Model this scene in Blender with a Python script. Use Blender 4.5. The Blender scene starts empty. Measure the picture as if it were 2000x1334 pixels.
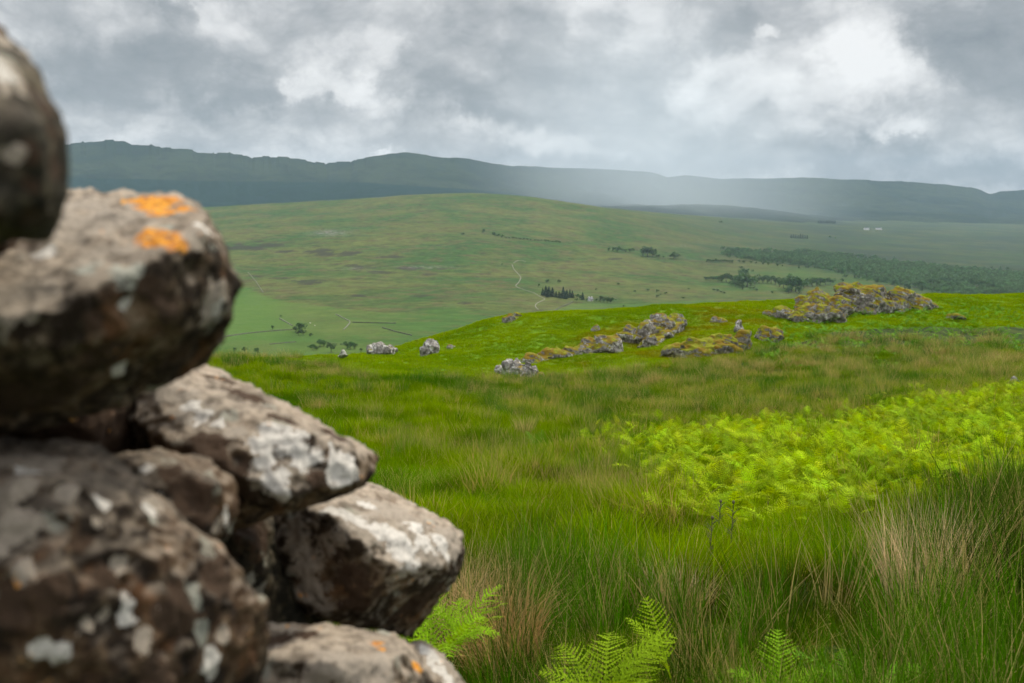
import bpy, math, random
import numpy as np
from mathutils import Vector, Matrix, Euler
from mathutils.bvhtree import BVHTree
random.seed(7); RNG = np.random.default_rng(7)
S = bpy.context.scene
R = math.radians
# ------------------------------------------------------------------ camera, sun, sky
CZ = 2.0; PITCH = R(7.24); FPX = 1944.0
cam = bpy.data.objects.new('camera', bpy.data.cameras.new('camera')); S.collection.objects.link(cam)
cam.location = (0, 0, CZ); cam.rotation_euler = (R(90) - PITCH, 0, 0)
cam.data.sensor_width = 36; cam.data.lens = 35.0; cam.data.clip_start = 0.05; cam.data.clip_end = 30000
cam.data.dof.use_dof = True; cam.data.dof.focus_distance = 9; cam.data.dof.aperture_fstop = 4.0
S.camera = cam
S.view_settings.view_transform = 'Standard'; S.view_settings.look = 'None'
S.view_settings.exposure = 0.0; S.view_settings.gamma = 1
SUN_EL, SUN_AZ = R(56), R(38)          # azimuth measured from +Y towards +X
sd = bpy.data.lights.new('sun', 'SUN'); sd.energy = 3.4; sd.angle = R(6); sd.color = (1, .92, .76)
sun = bpy.data.objects.new('sun', sd); S.collection.objects.link(sun)
sdir = Vector((math.sin(SUN_AZ)*math.cos(SUN_EL), math.cos(SUN_AZ)*math.cos(SUN_EL), math.sin(SUN_EL)))
sun.rotation_euler = sdir.to_track_quat('Z', 'Y').to_euler(); sun.location = (0, 0, 60)
S.cycles.volume_bounces = 1; S.cycles.diffuse_bounces = 3; S.cycles.glossy_bounces = 2; S.cycles.max_bounces = 5; S.cycles.transparent_max_bounces = 8

class NT:
    """small helper to write node graphs as expressions"""
    def __init__(s, tree): s.t = tree; s.n = tree.nodes; s.l = tree.links
    def new(s, typ, **kw):
        n = s.n.new(typ)
        for k, v in kw.items(): setattr(n, k, v)
        return n
    def put(s, sock, v):
        if v is None: return
        if isinstance(v, bpy.types.NodeSocket): s.l.new(v, sock)
        else: sock.default_value = v
    def m(s, op, a, b=None, c=None, clamp=False):
        n = s.new('ShaderNodeMath', operation=op, use_clamp=clamp)
        for i, v in enumerate((a, b, c)): s.put(n.inputs[i], v)
        return n.outputs[0]
    def vm(s, op, a, b=None, scale=None):
        n = s.new('ShaderNodeVectorMath', operation=op)
        s.put(n.inputs[0], a); s.put(n.inputs[1], b)
        if scale is not None: s.put(n.inputs['Scale'], scale)
        return n.outputs[1] if op in ('LENGTH', 'DOT_PRODUCT', 'DISTANCE') else n.outputs[0]
    def noise(s, vec, scale, detail=4, rough=.55, dist=0, fac=True):
        n = s.new('ShaderNodeTexNoise'); s.put(n.inputs['Vector'], vec)
        for k, v in (('Scale', scale), ('Detail', detail), ('Roughness', rough), ('Distortion', dist)): s.put(n.inputs[k], v)
        return n.outputs[0] if fac else n.outputs[1]
    def mr(s, v, a, b, c=0., d=1., smooth=True):
        n = s.new('ShaderNodeMapRange', interpolation_type='SMOOTHSTEP' if smooth else 'LINEAR')
        for i, x in enumerate((v, a, b, c, d)): s.put(n.inputs[i], x)
        return n.outputs[0]
    def mix(s, f, a, b):
        n = s.new('ShaderNodeMix', data_type='RGBA'); s.put(n.inputs[0], f)
        for k, v in ((6, a), (7, b)):
            if isinstance(v, tuple): v = (*v[:3], 1)
            s.put(n.inputs[k], v)
        return n.outputs[2]
    def hsv(s, col, h=.5, sat=1., v=1.):
        n = s.new('ShaderNodeHueSaturation'); s.put(n.inputs['Hue'], h); s.put(n.inputs['Saturation'], sat); s.put(n.inputs['Value'], v)
        s.put(n.inputs['Color'], col); return n.outputs[0]
    def attr(s, name, out='Fac', typ='GEOMETRY'):
        n = s.new('ShaderNodeAttribute', attribute_name=name, attribute_type=typ); return n.outputs[out]
    def sep(s, v):
        n = s.new('ShaderNodeSeparateXYZ'); s.put(n.inputs[0], v); return n.outputs
    def comb(s, x, y, z):
        n = s.new('ShaderNodeCombineXYZ'); s.put(n.inputs[0], x); s.put(n.inputs[1], y); s.put(n.inputs[2], z); return n.outputs[0]

def slopes(px, py):
    """pixel of the 2000 x 1334 photograph -> (x/y, z/y) of its ray"""
    x = (np.asarray(px, float) - 1000)/FPX; v = (667 - np.asarray(py, float))/FPX
    k = v*math.sin(PITCH) + math.cos(PITCH)
    return x/k, (v*math.cos(PITCH) - math.sin(PITCH))/k

W = bpy.data.worlds.new('World'); S.world = W; W.use_nodes = True
W.cycles.sampling_method = 'MANUAL'; W.cycles.sample_map_resolution = 384
def build_world():
    g = NT(W.node_tree); g.n.clear()
    out = g.new('ShaderNodeOutputWorld'); bg = g.new('ShaderNodeBackground')
    sky = g.new('ShaderNodeTexSky', sky_type='NISHITA', sun_disc=False, sun_elevation=SUN_EL, sun_rotation=SUN_AZ)
    co = g.new('ShaderNodeTexCoord').outputs['Generated']
    x, y, z = g.sep(co)
    zz = g.m('ADD', g.m('MAXIMUM', z, 0.), .13)
    pl = g.comb(g.m('DIVIDE', x, zz), g.m('DIVIDE', y, zz), 0.)        # flat cloud layer seen in perspective
    ys = g.m('MAXIMUM', y, .08)
    U = g.m('DIVIDE', x, ys); V = g.m('DIVIDE', z, ys)
    w1 = g.noise(g.vm('ADD', co, (3.1, 1.7, .4)), 7., 7, .6, 0, fac=False)
    wx, wy, wz = g.sep(g.vm('SUBTRACT', w1, (.5, .5, .5)))
    Uw = g.m('MULTIPLY_ADD', wx, .30, U); Vw = g.m('MULTIPLY_ADD', wy, .17, V)
    q = g.vm('MULTIPLY', g.vm('ADD', co, g.vm('SCALE', g.vm('SUBTRACT', g.noise(co, 4., 3, .5, 0, fac=False), (.5, .5, .5)), scale=.07)), (1., 1., 1.7))
    f1 = g.noise(q, 3.6, 3, .5); f2 = g.noise(g.vm('ADD', q, (5.2, 1.3, 2.7)), 8.5, 11, .66)
    vo = g.new('ShaderNodeTexVoronoi', feature='F1'); g.put(vo.inputs['Vector'], g.vm('ADD', q, g.vm('SCALE', w1, scale=.05))); vo.inputs['Scale'].default_value = 15.
    for k, v_ in (('Detail', 3.), ('Roughness', .55), ('Lacunarity', 2.2)): vo.inputs[k].default_value = v_
    L = g.m('ADD', g.m('MULTIPLY', g.m('SUBTRACT', f1, .5), .45), .71)
    L = g.m('MULTIPLY_ADD', g.m('SUBTRACT', f2, .5), .52, L)
    L = g.m('MULTIPLY_ADD', g.m('SUBTRACT', .42, vo.outputs['Distance']), .30, L)
    for px, py, sx, sy, a in CLOUDS:
        u, v = slopes(px, py); su, sv = sx/FPX, sy/FPX
        e = g.m('ADD', g.m('POWER', g.m('ABSOLUTE', g.m('MULTIPLY', g.m('SUBTRACT', Uw, float(u)), 1/su)), 2.),
                g.m('POWER', g.m('ABSOLUTE', g.m('MULTIPLY', g.m('SUBTRACT', Vw, float(v)), 1/sv)), 2.))
        L = g.m('MULTIPLY_ADD', g.m('POWER', 2.718, g.m('MULTIPLY', g.m('POWER', e, 1.5), -1.)), a*1.55, L)
    ramp = g.new('ShaderNodeValToRGB'); g.put(ramp.inputs[0], L)
    els = ramp.color_ramp.elements
    stops = ((0., (.235, .262, .285)), (.3, (.335, .355, .375)), (.5, (.475, .487, .50)), (.7, (.69, .692, .695)), (1., (.90, .90, .895)))
    els[0].position, els[0].color = stops[0][0], (*stops[0][1], 1); els[1].position, els[1].color = stops[-1][0], (*stops[-1][1], 1)
    for p, c in stops[1:-1]:
        e = els.new(p); e.color = (*c, 1)
    # an overcast sky is brightest overhead
    boost = g.m('ADD', 1., g.mr(z, .25, .9, 0., 2.8))
    cl = g.vm('SCALE', ramp.outputs[0], scale=g.m('MULTIPLY', boost, 10.4))
    g.put(bg.inputs['Color'], g.mix(.985, sky.outputs[0], cl)); bg.inputs['Strength'].default_value = .1
    g.l.new(bg.outputs[0], out.inputs[0])
# bright and dark parts of the cloud cover: centre, spread, strength
CLOUDS = [(330, 150, 200, 62, -.17), (490, 205, 120, 24, -.12), (395, 20, 24, 50, -.12), (860, 120, 150, 70, -.14), (910, 212, 120, 34, -.16), (1080, 130, 130, 60, -.10),
          (1380, 85, 70, 42, -.14), (1930, 90, 130, 110, -.26), (1760, 345, 420, 38, -.20), (1240, 300, 200, 26, -.12), (130, 120, 60, 60, -.05), (1600, 130, 40, 40, -.07), (1000, 20, 120, 30, -.05),
          (640, 168, 46, 30, .24), (700, 110, 60, 36, .14), (700, 205, 90, 22, .12), (300, 60, 50, 50, .08), (450, 60, 60, 44, .12), (60, 130, 60, 80, .08),
          (1320, 140, 60, 46, .22), (1470, 78, 26, 20, .24), (1480, 165, 110, 46, .20), (1690, 95, 100, 76, .30), (1610, 200, 130, 50, .18), (1780, 180, 90, 50, .16), (1400, 225, 150, 34, .14),
          (1020, 250, 110, 26, .18), (1150, 275, 60, 20, .12), (1815, 288, 56, 20, .16), (250, 255, 200, 22, .08), (640, 270, 120, 22, .05), (702, 304, 30, 9, .18), (1200, 30, 60, 40, .10)]
build_world()

# ------------------------------------------------------------------ numeric helpers
def proj(p):
    """world points -> pixels of the photograph"""
    p = np.asarray(p, float); x, y, z = p[..., 0], p[..., 1], p[..., 2] - CZ
    dep = y*math.cos(PITCH) - z*math.sin(PITCH); up = y*math.sin(PITCH) + z*math.cos(PITCH)
    return 1000 + FPX*x/dep, 667 - FPX*up/dep
def P(px, py, D):
    a, b = slopes(px, py); return Vector((float(a)*D, D, CZ + float(b)*D))
_perm = RNG.random(65536)
def _h(ix, iy, iz): return _perm[((ix*73856093) ^ (iy*19349663) ^ (iz*83492791)) & 65535]
def vnoise(p, scale=1., seed=0):
    q = np.asarray(p, float)*scale + seed*17.31 + 1000.
    i = np.floor(q).astype(np.int64); f = q - i; f = f*f*(3 - 2*f); r = 0
    for a in (0, 1):
        for b in (0, 1):
            for c in (0, 1):
                w = (f[:, 0] if a else 1 - f[:, 0])*(f[:, 1] if b else 1 - f[:, 1])*(f[:, 2] if c else 1 - f[:, 2])
                r = r + w*_h(i[:, 0] + a, i[:, 1] + b, i[:, 2] + c)
    return r*2 - 1
def fbm(p, scale=1., octv=4, seed=0, rough=.5):
    r = 0; a = 1; t = 0
    for o in range(octv): r = r + a*vnoise(p, scale*2**o, seed + o*3); t += a; a *= rough
    return r/t
def fbm2(x, y, scale, octv=4, seed=0, rough=.5):
    return fbm(np.stack([x, y, np.zeros_like(x)], -1), scale, octv, seed, rough)
def herm(xk, Y, x):
    """Y (..., n) at knots xk, x (...) -> smooth monotone-ish interpolation"""
    xk = np.asarray(xk, float); d = np.diff(Y, axis=-1)/np.diff(xk)
    m = np.empty_like(Y); m[..., 1:-1] = np.where(d[..., 1:]*d[..., :-1] > 0, 2*d[..., 1:]*d[..., :-1]/(d[..., 1:] + d[..., :-1] + 1e-12*np.sign(d[..., 1:] + 1e-30)), 0)
    m[..., 0] = d[..., 0]; m[..., -1] = d[..., -1]
    x = np.clip(x, xk[0], xk[-1]); i = np.clip(np.searchsorted(xk, x) - 1, 0, len(xk) - 2)
    h = xk[i + 1] - xk[i]; t = (x - xk[i])/h
    return i, h, t, m
def table(cols, rows, T, c, D):
    """T[col][row] = slope z/y"""
    T = np.asarray(T, float); lr = np.log(rows); i, h, t, m = herm(lr, T, np.log(np.clip(D, rows[0], rows[-1])))
    y0, y1 = T[:, i].T, T[:, i + 1].T; m0, m1 = m[:, i].T, m[:, i + 1].T; t = t[:, None]; h = h[:, None]
    A = y0*(1+2*t)*(1-t)**2 + m0*h*t*(1-t)**2 + y1*t*t*(3-2*t) + m1*h*t*t*(t-1)
    i, h, t, m = herm(cols, A, c); k = np.arange(len(c))
    return A[k, i]*(1+2*t)*(1-t)**2 + m[k, i]*h*t*(1-t)**2 + A[k, i+1]*t*t*(3-2*t) + m[k, i+1]*h*t*t*(t-1)
def inpoly(px, py, poly):
    px = np.asarray(px, float); py = np.asarray(py, float); r = np.zeros(px.shape, bool); n = len(poly)
    for i in range(n):
        x0, y0 = poly[i]; x1, y1 = poly[(i+1) % n]
        c = (y0 > py) != (y1 > py); r ^= c & (px < (x1-x0)*(py-y0)/((y1-y0) or 1e-9) + x0)
    return r

# ------------------------------------------------------------------ object helpers
def link(o, parent=None):
    S.collection.objects.link(o)
    if parent is not None: o.parent = parent
    return o
def mesh(name, V, F, mat=None, smooth=True):
    me = bpy.data.meshes.new(name)
    V = np.asarray(V, np.float32)
    if isinstance(F, np.ndarray):
        me.vertices.add(len(V)); me.vertices.foreach_set('co', V.ravel()); k = F.shape[1]
        me.loops.add(F.size); me.loops.foreach_set('vertex_index', F.astype(np.int32).ravel())
        me.polygons.add(len(F)); me.polygons.foreach_set('loop_start', (np.arange(len(F))*k).astype(np.int32))
        me.update(calc_edges=True)
    else: me.from_pydata([tuple(map(float, v)) for v in V], [], F); me.update()
    if smooth: me.polygons.foreach_set('use_smooth', np.ones(len(me.polygons), bool))
    if mat: me.materials.append(mat)
    return me
def setattr_(me, name, arr):
    arr = np.asarray(arr, np.float32)
    if arr.ndim == 1: a = me.attributes.new(name, 'FLOAT', 'POINT'); a.data.foreach_set('value', arr)
    elif arr.shape[1] == 4: a = me.attributes.new(name, 'FLOAT_COLOR', 'POINT'); a.data.foreach_set('color', arr.ravel())
    else: a = me.attributes.new(name, 'FLOAT_VECTOR', 'POINT'); a.data.foreach_set('vector', arr.ravel())
def tag(o, label=None, cat=None, group=None, kind=None):
    for k, v in (('label', label), ('category', cat), ('group', group), ('kind', kind)):
        if v: o[k] = v
    return o
def obj(name, me, parent=None): return link(bpy.data.objects.new(name, me), parent)
def empty(name, loc=(0, 0, 0), rz=0):
    o = bpy.data.objects.new(name, None); o.location = loc; o.rotation_euler = (0, 0, rz); o.empty_display_size = .1
    return link(o)
def coords(me):
    a = np.empty(len(me.vertices)*3, np.float32); me.vertices.foreach_get('co', a); return a.reshape(-1, 3)
def normals(me):
    a = np.empty(len(me.vertices)*3, np.float32); me.vertex_normals.foreach_get('vector', a); return a.reshape(-1, 3)

# ------------------------------------------------------------------ materials
def new_mat(name):
    m = bpy.data.materials.new(name); m.use_nodes = True; g = NT(m.node_tree)
    return m, g, g.n['Principled BSDF']
def bump(g, b, h, strength, dist):
    n = g.new('ShaderNodeBump'); n.inputs['Strength'].default_value = strength; n.inputs['Distance'].default_value = dist
    g.put(n.inputs['Height'], h); g.l.new(n.outputs[0], b.inputs['Normal'])
def geo_pos(g): return g.new('ShaderNodeNewGeometry').outputs['Position']
def leafy(name, build, trans=.35, rough=.55, spec=.25):
    """diffuse + light shining through; build(g) gives the colour"""
    m, g, b = new_mat(name); c = build(g)
    g.put(b.inputs['Base Color'], c); b.inputs['Roughness'].default_value = rough; b.inputs['Specular IOR Level'].default_value = spec
    tr = g.new('ShaderNodeBsdfTranslucent'); g.put(tr.inputs[0], g.hsv(c, .485, 1.1, 1.25))
    mx = g.new('ShaderNodeMixShader'); mx.inputs[0].default_value = trans
    g.l.new(b.outputs[0], mx.inputs[1]); g.l.new(tr.outputs[0], mx.inputs[2]); g.l.new(mx.outputs[0], g.n['Material Output'].inputs[0])
    return m
def blade_col(g, dry=(.36, .29, .11)):
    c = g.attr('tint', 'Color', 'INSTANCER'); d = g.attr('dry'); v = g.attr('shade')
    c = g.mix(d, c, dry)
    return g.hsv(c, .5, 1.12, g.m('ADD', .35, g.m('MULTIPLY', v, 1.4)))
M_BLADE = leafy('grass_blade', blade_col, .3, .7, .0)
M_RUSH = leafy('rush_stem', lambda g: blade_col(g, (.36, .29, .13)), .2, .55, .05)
def own_col(g): return g.hsv(g.attr('col', 'Color'), .5, 1., 1.)
M_OWN = leafy('own_coloured_leaf', own_col, .35, .7, .04)
M_FERN = leafy('fern_leaf', lambda g: g.hsv(g.attr('tint', 'Color', 'INSTANCER'), .5, 1., g.m('ADD', .55, g.m('MULTIPLY', g.attr('shade'), .9))), .32, .7, .05)
def tree_col(base):
    def f(g):
        oi = g.new('ShaderNodeObjectInfo').outputs['Random']
        c = g.mix(g.attr('shade'), tuple(v*.6 for v in base), tuple(v*1.45 for v in base))
        return g.hsv(c, g.m('ADD', .485, g.m('MULTIPLY', oi, .03)), 1., g.m('ADD', .8, g.m('MULTIPLY', oi, .45)))
    return f
M_CON = leafy('conifer_needles', tree_col((.024, .055, .026)), .1)
M_BROAD = leafy('broad_leaves', tree_col((.048, .10, .026)), .3)
M_PALE = leafy('pale_leaves', tree_col((.085, .14, .05)), .3)
M_BARK, _g, _b = new_mat('bark'); _g.put(_b.inputs['Base Color'], _g.mix(_g.noise(geo_pos(_g), 3.), (.05, .04, .03), (.13, .11, .09))); _b.inputs['Roughness'].default_value = .9
# ------------------------------------------------------------------ terrain
def sl(py): return float(slopes(1000, py)[1])
NR = [3, 4.5, 6.5, 9, 13, 18, 25, 33, 42, 50, 56, 62, 68, 80, 110]
def row(first, *late):
    r = [sl(v) for v in first]; return r + [v if v < 0 else sl(v) for v in late]
NC = [-400, 0, 400, 700, 850, 1000, 1150, 1300, 1600, 1800, 2000, 2500]
b0 = (1577, 1400, 1215, 1080)
NT_ = [row(b0 + (960, 872, 800, 742, 690, 676, 690, 700, 712, 722), -.19),
       row(b0 + (960, 875, 805, 748, 698, 690, 700, 708, 716, 724), -.19),
       row(b0 + (962, 880, 810, 755, 708, 706, 712, 718, 724, 732), -.19),
       row(b0 + (965, 885, 818, 764, 720, 697, 694, 700, 712, 724), -.19),
       row(b0 + (965, 888, 825, 775, 730, 697, 672, 660, 668, 695), -.18),
       row(b0 + (965, 890, 830, 782, 738, 695, 650, 618, 617, 650), -.17),
       row(b0 + (965, 890, 830, 782, 735, 688, 640, 610, 609, 640), -.165),
       row(b0 + (965, 890, 830, 780, 727, 678, 633, 600, 599, 630), -.16),
       row((1572, 1390, 1200, 1065, 950, 875, 815, 768, 715, 668, 634, 605, 584, 600), -.16),
       row((1570, 1385, 1190, 1057, 940, 862, 802, 757, 708, 664, 630, 600, 577, 592), -.16),
       row((1568, 1380, 1180, 1050, 930, 850, 790, 745, 702, 662, 628, 600, 577, 592), -.16),
       row((1560, 1370, 1165, 1030, 905, 825, 768, 727, 690, 655, 625, 600, 580, 592), -.16)]
def near_z(x, y):
    D = np.maximum(y, 3.); c = 1000 + 1944*.985*x/D
    z = table(NC, NR, NT_, c, D)*D
    fade = np.clip((105 - y)/20, 0, 1)
    z = z + fade*(.10*fbm2(x, y, .35, 3, 1)*np.clip(D/12, .3, 1.5) + .20*fbm2(x, y, .8, 3, 2)*np.clip(D/14, .3, 1.2) + .03*fbm2(x, y, 3., 2, 4))
    return CZ + z
VR = [110, 150, 200, 300, 500, 700, 900, 1200, 1600, 2100, 2700, 3200, 3800, 4500, 6200]
VC = [-800, 0, 400, 700, 900, 1000, 1100, 1200, 1300, 1400, 1500, 1700, 2000, 2800]
def vrow(*p): return [-16/110, -27/150, -42/200, -67/300, -92/500] + [sl(v) for v in p]
VT = []
for i, c in enumerate(VC):
    s110 = {-800: -.19, 0: -.19, 400: -.19, 700: -.19, 900: -.177, 1000: -.17, 1100: -.167}.get(c, -.16)
    late = {-800: (700, 650, 600, 545, 492, 452, 430, 440, 446, 450), 0: (688, 642, 592, 538, 480, 432, 412, 418, 430, 440),
            400: (686, 640, 590, 535, 475, 428, 405, 412, 424, 436), 700: (686, 638, 588, 530, 466, 414, 388, 396, 412, 430),
            900: (690, 640, 588, 530, 464, 408, 377, 386, 404, 425), 1000: (692, 642, 590, 532, 468, 414, 382, 390, 405, 424),
            1100: (700, 648, 594, 538, 476, 425, 394, 398, 408, 420), 1200: (705, 655, 598, 544, 486, 438, 411, 408, 410, 418),
            1300: (710, 662, 602, 550, 496, 454, 431, 422, 418, 418), 1400: (714, 666, 604, 554, 507, 472, 454, 440, 428, 420),
            1500: (716, 668, 604, 556, 514, 484, 470, 452, 438, 424), 1700: (718, 670, 608, 562, 525, 500, 485, 468, 450, 430),
            2000: (722, 676, 618, 575, 540, 514, 498, 481, 463, 438), 2800: (730, 684, 628, 586, 550, 522, 505, 488, 470, 445)}[c]
    r = vrow(*late); r[0] = s110; r[1] = -.205; VT.append(r)
def valley_z(x, y):
    z = table(VC, VR, VT, 1000 + 1944*.992*x/y, y)*y
    k = np.clip((y - 115)/150, 0, 1)
    z = z + k*(1.6*fbm2(x, y, 1/150., 4, 11)*np.clip(y/900, .5, 3) + .5*fbm2(x, y, 1/35., 3, 12))
    return CZ + z
def sheet(name, ys, wid, nx, fz, mat):
    s = np.linspace(-1, 1, nx); Y, Sx = np.meshgrid(ys, s, indexing='ij'); X = Sx*wid(Y)
    Z = fz(X.ravel(), Y.ravel()).reshape(X.shape); V = np.stack([X, Y, Z], -1).reshape(-1, 3)
    n = len(ys); a = (np.arange(n-1)[:, None]*nx + np.arange(nx-1)[None]).ravel()
    F = np.stack([a, a+1, a+1+nx, a+nx], -1); return V, F
# colour of the near ground
def ground_mat():
    m, g, b = new_mat('hill_turf'); p = geo_pos(g)
    n1 = g.noise(p, 1.2, 5); n2 = g.noise(p, 9., 6, .65); n3 = g.noise(p, .35, 3)
    low = g.mix(g.mr(n1, .35, .65), (.016, .034, .007), (.045, .062, .014))
    turf = g.mix(g.mr(n1, .3, .7), (.075, .165, .008), (.125, .215, .010))
    turf = g.mix(g.mr(n2, .55, .75, 0, .12), turf, (.07, .12, .010))
    turf = g.mix(g.m('MULTIPLY', g.attr('ochre'), g.mr(n2, .35, .6)), turf, (.17, .125, .018))
    c = g.mix(g.attr('turf'), low, turf)
    g.put(b.inputs['Base Color'], c); b.inputs['Roughness'].default_value = .95; b.inputs['Specular IOR Level'].default_value = .1
    return m
ys = np.concatenate([np.linspace(-25, 2, 20), np.linspace(2.4, 12, 60), np.geomspace(12.2, 110, 230)])
V, F = sheet('g', ys, lambda Y: np.maximum(14, 1.2*Y), 380, near_z, None)
gme = mesh('ground', V, F, ground_mat()); gx, gy = proj(V)
TURF = [(380, 700), (560, 702), (640, 716), (700, 730), (820, 742), (900, 742), (960, 738), (1050, 745), (1150, 728), (1300, 712), (1420, 702), (1500, 690), (1560, 660), (1700, 640), (1900, 640), (2300, 640), (2300, 400), (380, 400)]
OCH = [(1020, 700), (1060, 738), (1180, 735), (1300, 715), (1500, 690), (1560, 640), (1500, 560), (1850, 570), (1820, 540), (1500, 540), (1300, 600), (1150, 650)]
front = V[:, 1] > 20
wob = fbm2(V[:, 0], V[:, 1], .5, 3, 21)
setattr_(gme, 'turf', (front & inpoly(gx + 40*wob, gy + 12*wob, TURF)).astype(float))
setattr_(gme, 'ochre', (front & inpoly(gx, gy + 10*wob, OCH))*np.clip(.45 + 1.2*wob, 0, 1))
tag(obj('ground', gme), kind='structure'); GB = BVHTree.FromPolygons(V.tolist(), F.tolist())
ys = np.geomspace(110, 6200, 420)
V, F = sheet('v', ys, lambda Y: 1.2*Y, 460, valley_z, None); VV = V
VB = BVHTree.FromPolygons(V.tolist(), F.tolist())
def hit(px, py, bvh=None):
    o = Vector((0, 0, CZ)); d = P(px, py, 1.) - o
    h = (bvh or VB).ray_cast(o, d.normalized()); return h[0]
def drop(x, y, bvh=None):
    h = (bvh or VB).ray_cast(Vector((x, y, 2000)), Vector((0, 0, -1))); return h[0].z if h[0] else None
def valley_mat():
    m, g, b = new_mat('moor_grass'); p = geo_pos(g)
    a = g.noise(p, 1/170., 6, .6); bb = g.noise(p, 1/40., 7, .7); c_ = g.noise(p, 1/9., 6, .75)
    c = g.mix(g.mr(a, .38, .62), (.034, .070, .016), (.078, .090, .025))  # base tones darkened to stand for cloud shadow over the valley
    c = g.mix(g.mr(bb, .48, .62, 0, .7), c, (.080, .066, .030))
    c = g.mix(g.mr(c_, .5, .72, 0, .7), c, (.024, .044, .016))
    c = g.hsv(c, .5, 1., g.m('ADD', -.7, g.m('ADD', g.m('MULTIPLY', c_, 1.7), g.m('MULTIPLY', g.noise(p, 1/22., 4, .7), 1.7))))
    c = g.mix(g.m('MULTIPLY', g.attr('field'), .75), c, g.mix(bb, (.048, .108, .018), (.072, .135, .024)))
    hm = g.mr(g.m('ADD', g.attr('heath'), g.m('ADD', g.m('MULTIPLY', g.m('SUBTRACT', bb, .5), 2.4), g.m('MULTIPLY', g.m('SUBTRACT', c_, .5), 1.4))), .52, .72)
    c = g.mix(g.m('MULTIPLY', hm, .85), c, g.mix(c_, (.020, .022, .014), (.042, .038, .026)))
    c = g.mix(g.m('MULTIPLY', g.attr('plain'), g.mr(g.noise(p, 1/260., 6, .7), .36, .6, .95, .45)), c, (.022, .036, .021))  # cloud shade and rain gloom at far right painted into the moor colour
    c = g.mix(g.m('MULTIPLY', g.attr('scree'), g.mr(c_, .45, .6)), c, (.20, .19, .17))
    c = g.mix(g.m('MULTIPLY', g.attr('wood'), .55), c, (.020, .040, .018))
    g.put(b.inputs['Base Color'], c); b.inputs['Roughness'].default_value = 1.; b.inputs['Specular IOR Level'].default_value = .05
    bump(g, b, g.m('ADD', bb, g.m('MULTIPLY', c_, .3)), .8, 3.); return m
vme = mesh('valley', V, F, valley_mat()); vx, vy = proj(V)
def blobs(L):
    r = np.zeros(len(vx))
    for px, py, sx, sy, a in L: r = np.maximum(r, a*np.exp(-((vx-px)/sx)**2 - ((vy-py)/sy)**2))
    return r
HEATH = [(470, 484, 60, 8, 1), (530, 480, 40, 6, .9), (560, 492, 30, 4, .7), (500, 470, 45, 5, .6), (630, 492, 42, 9, 1), (680, 496, 40, 6, .8), (610, 475, 40, 5, .5), (720, 480, 60, 6, .55),
         (780, 502, 50, 4, .8), (700, 520, 80, 7, .7), (820, 524, 90, 5, .75), (760, 532, 60, 5, .8), (700, 545, 40, 4, .5), (600, 550, 55, 6, 1), (550, 545, 40, 4, .7), (500, 540, 30, 4, .5),
         (700, 578, 20, 3, .9), (820, 579, 28, 3.5, .9), (905, 591, 24, 4, .7), (870, 488, 40, 3, .5), (950, 495, 40, 4, .5), (840, 535, 30, 3, .6), (960, 535, 60, 5, .45), (1060, 525, 50, 5, .45),
         (1200, 505, 40, 5, .6), (1300, 540, 80, 4, .45), (850, 480, 30, 3, .5), (1130, 540, 50, 4, .4), (1400, 520, 40, 4, .3), (560, 520, 60, 3, .4), (640, 508, 50, 3, .5), (1450, 500, 60, 4, .4), (905, 522, 70, 3, .6)]
setattr_(vme, 'heath', blobs(HEATH))
setattr_(vme, 'scree', blobs([(645, 455, 34, 5, 1), (830, 522, 50, 2.5, .7), (690, 525, 30, 2, .5), (1330, 480, 20, 3, .3)]))
FIELD = [(380, 560), (470, 556), (520, 580), (560, 590), (760, 612), (900, 600), (1000, 640), (800, 720), (380, 720)]
F2 = [(1085, 607), (1120, 592), (1230, 594), (1400, 585), (1400, 640), (1085, 640)]
setattr_(vme, 'field', np.clip(inpoly(vx, vy, FIELD)*(.5 + blobs([(470, 620, 90, 50, .8), (600, 690, 120, 12, .4)])) + inpoly(vx, vy, F2)*.6 + blobs([(1560, 535, 110, 10, .55), (1480, 560, 90, 10, .4), (1700, 548, 80, 8, .4)]), 0, 1))
WOOD = [(1420, 486), (1500, 490), (1640, 505), (1800, 522), (2000, 540), (2400, 560), (2400, 620), (2000, 592), (1850, 580), (1760, 560), (1690, 543), (1600, 525), (1500, 512), (1440, 500)]
setattr_(vme, 'plain', np.clip((VV[:, 1] - 1500)/900, 0, 1)*np.clip((vx - 1150)/450, 0, 1))  # mask of the painted shade on the far right
setattr_(vme, 'wood', inpoly(vx, vy, WOOD).astype(float)*(VV[:, 1] > 900))
tag(obj('valley', vme), kind='structure')

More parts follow.
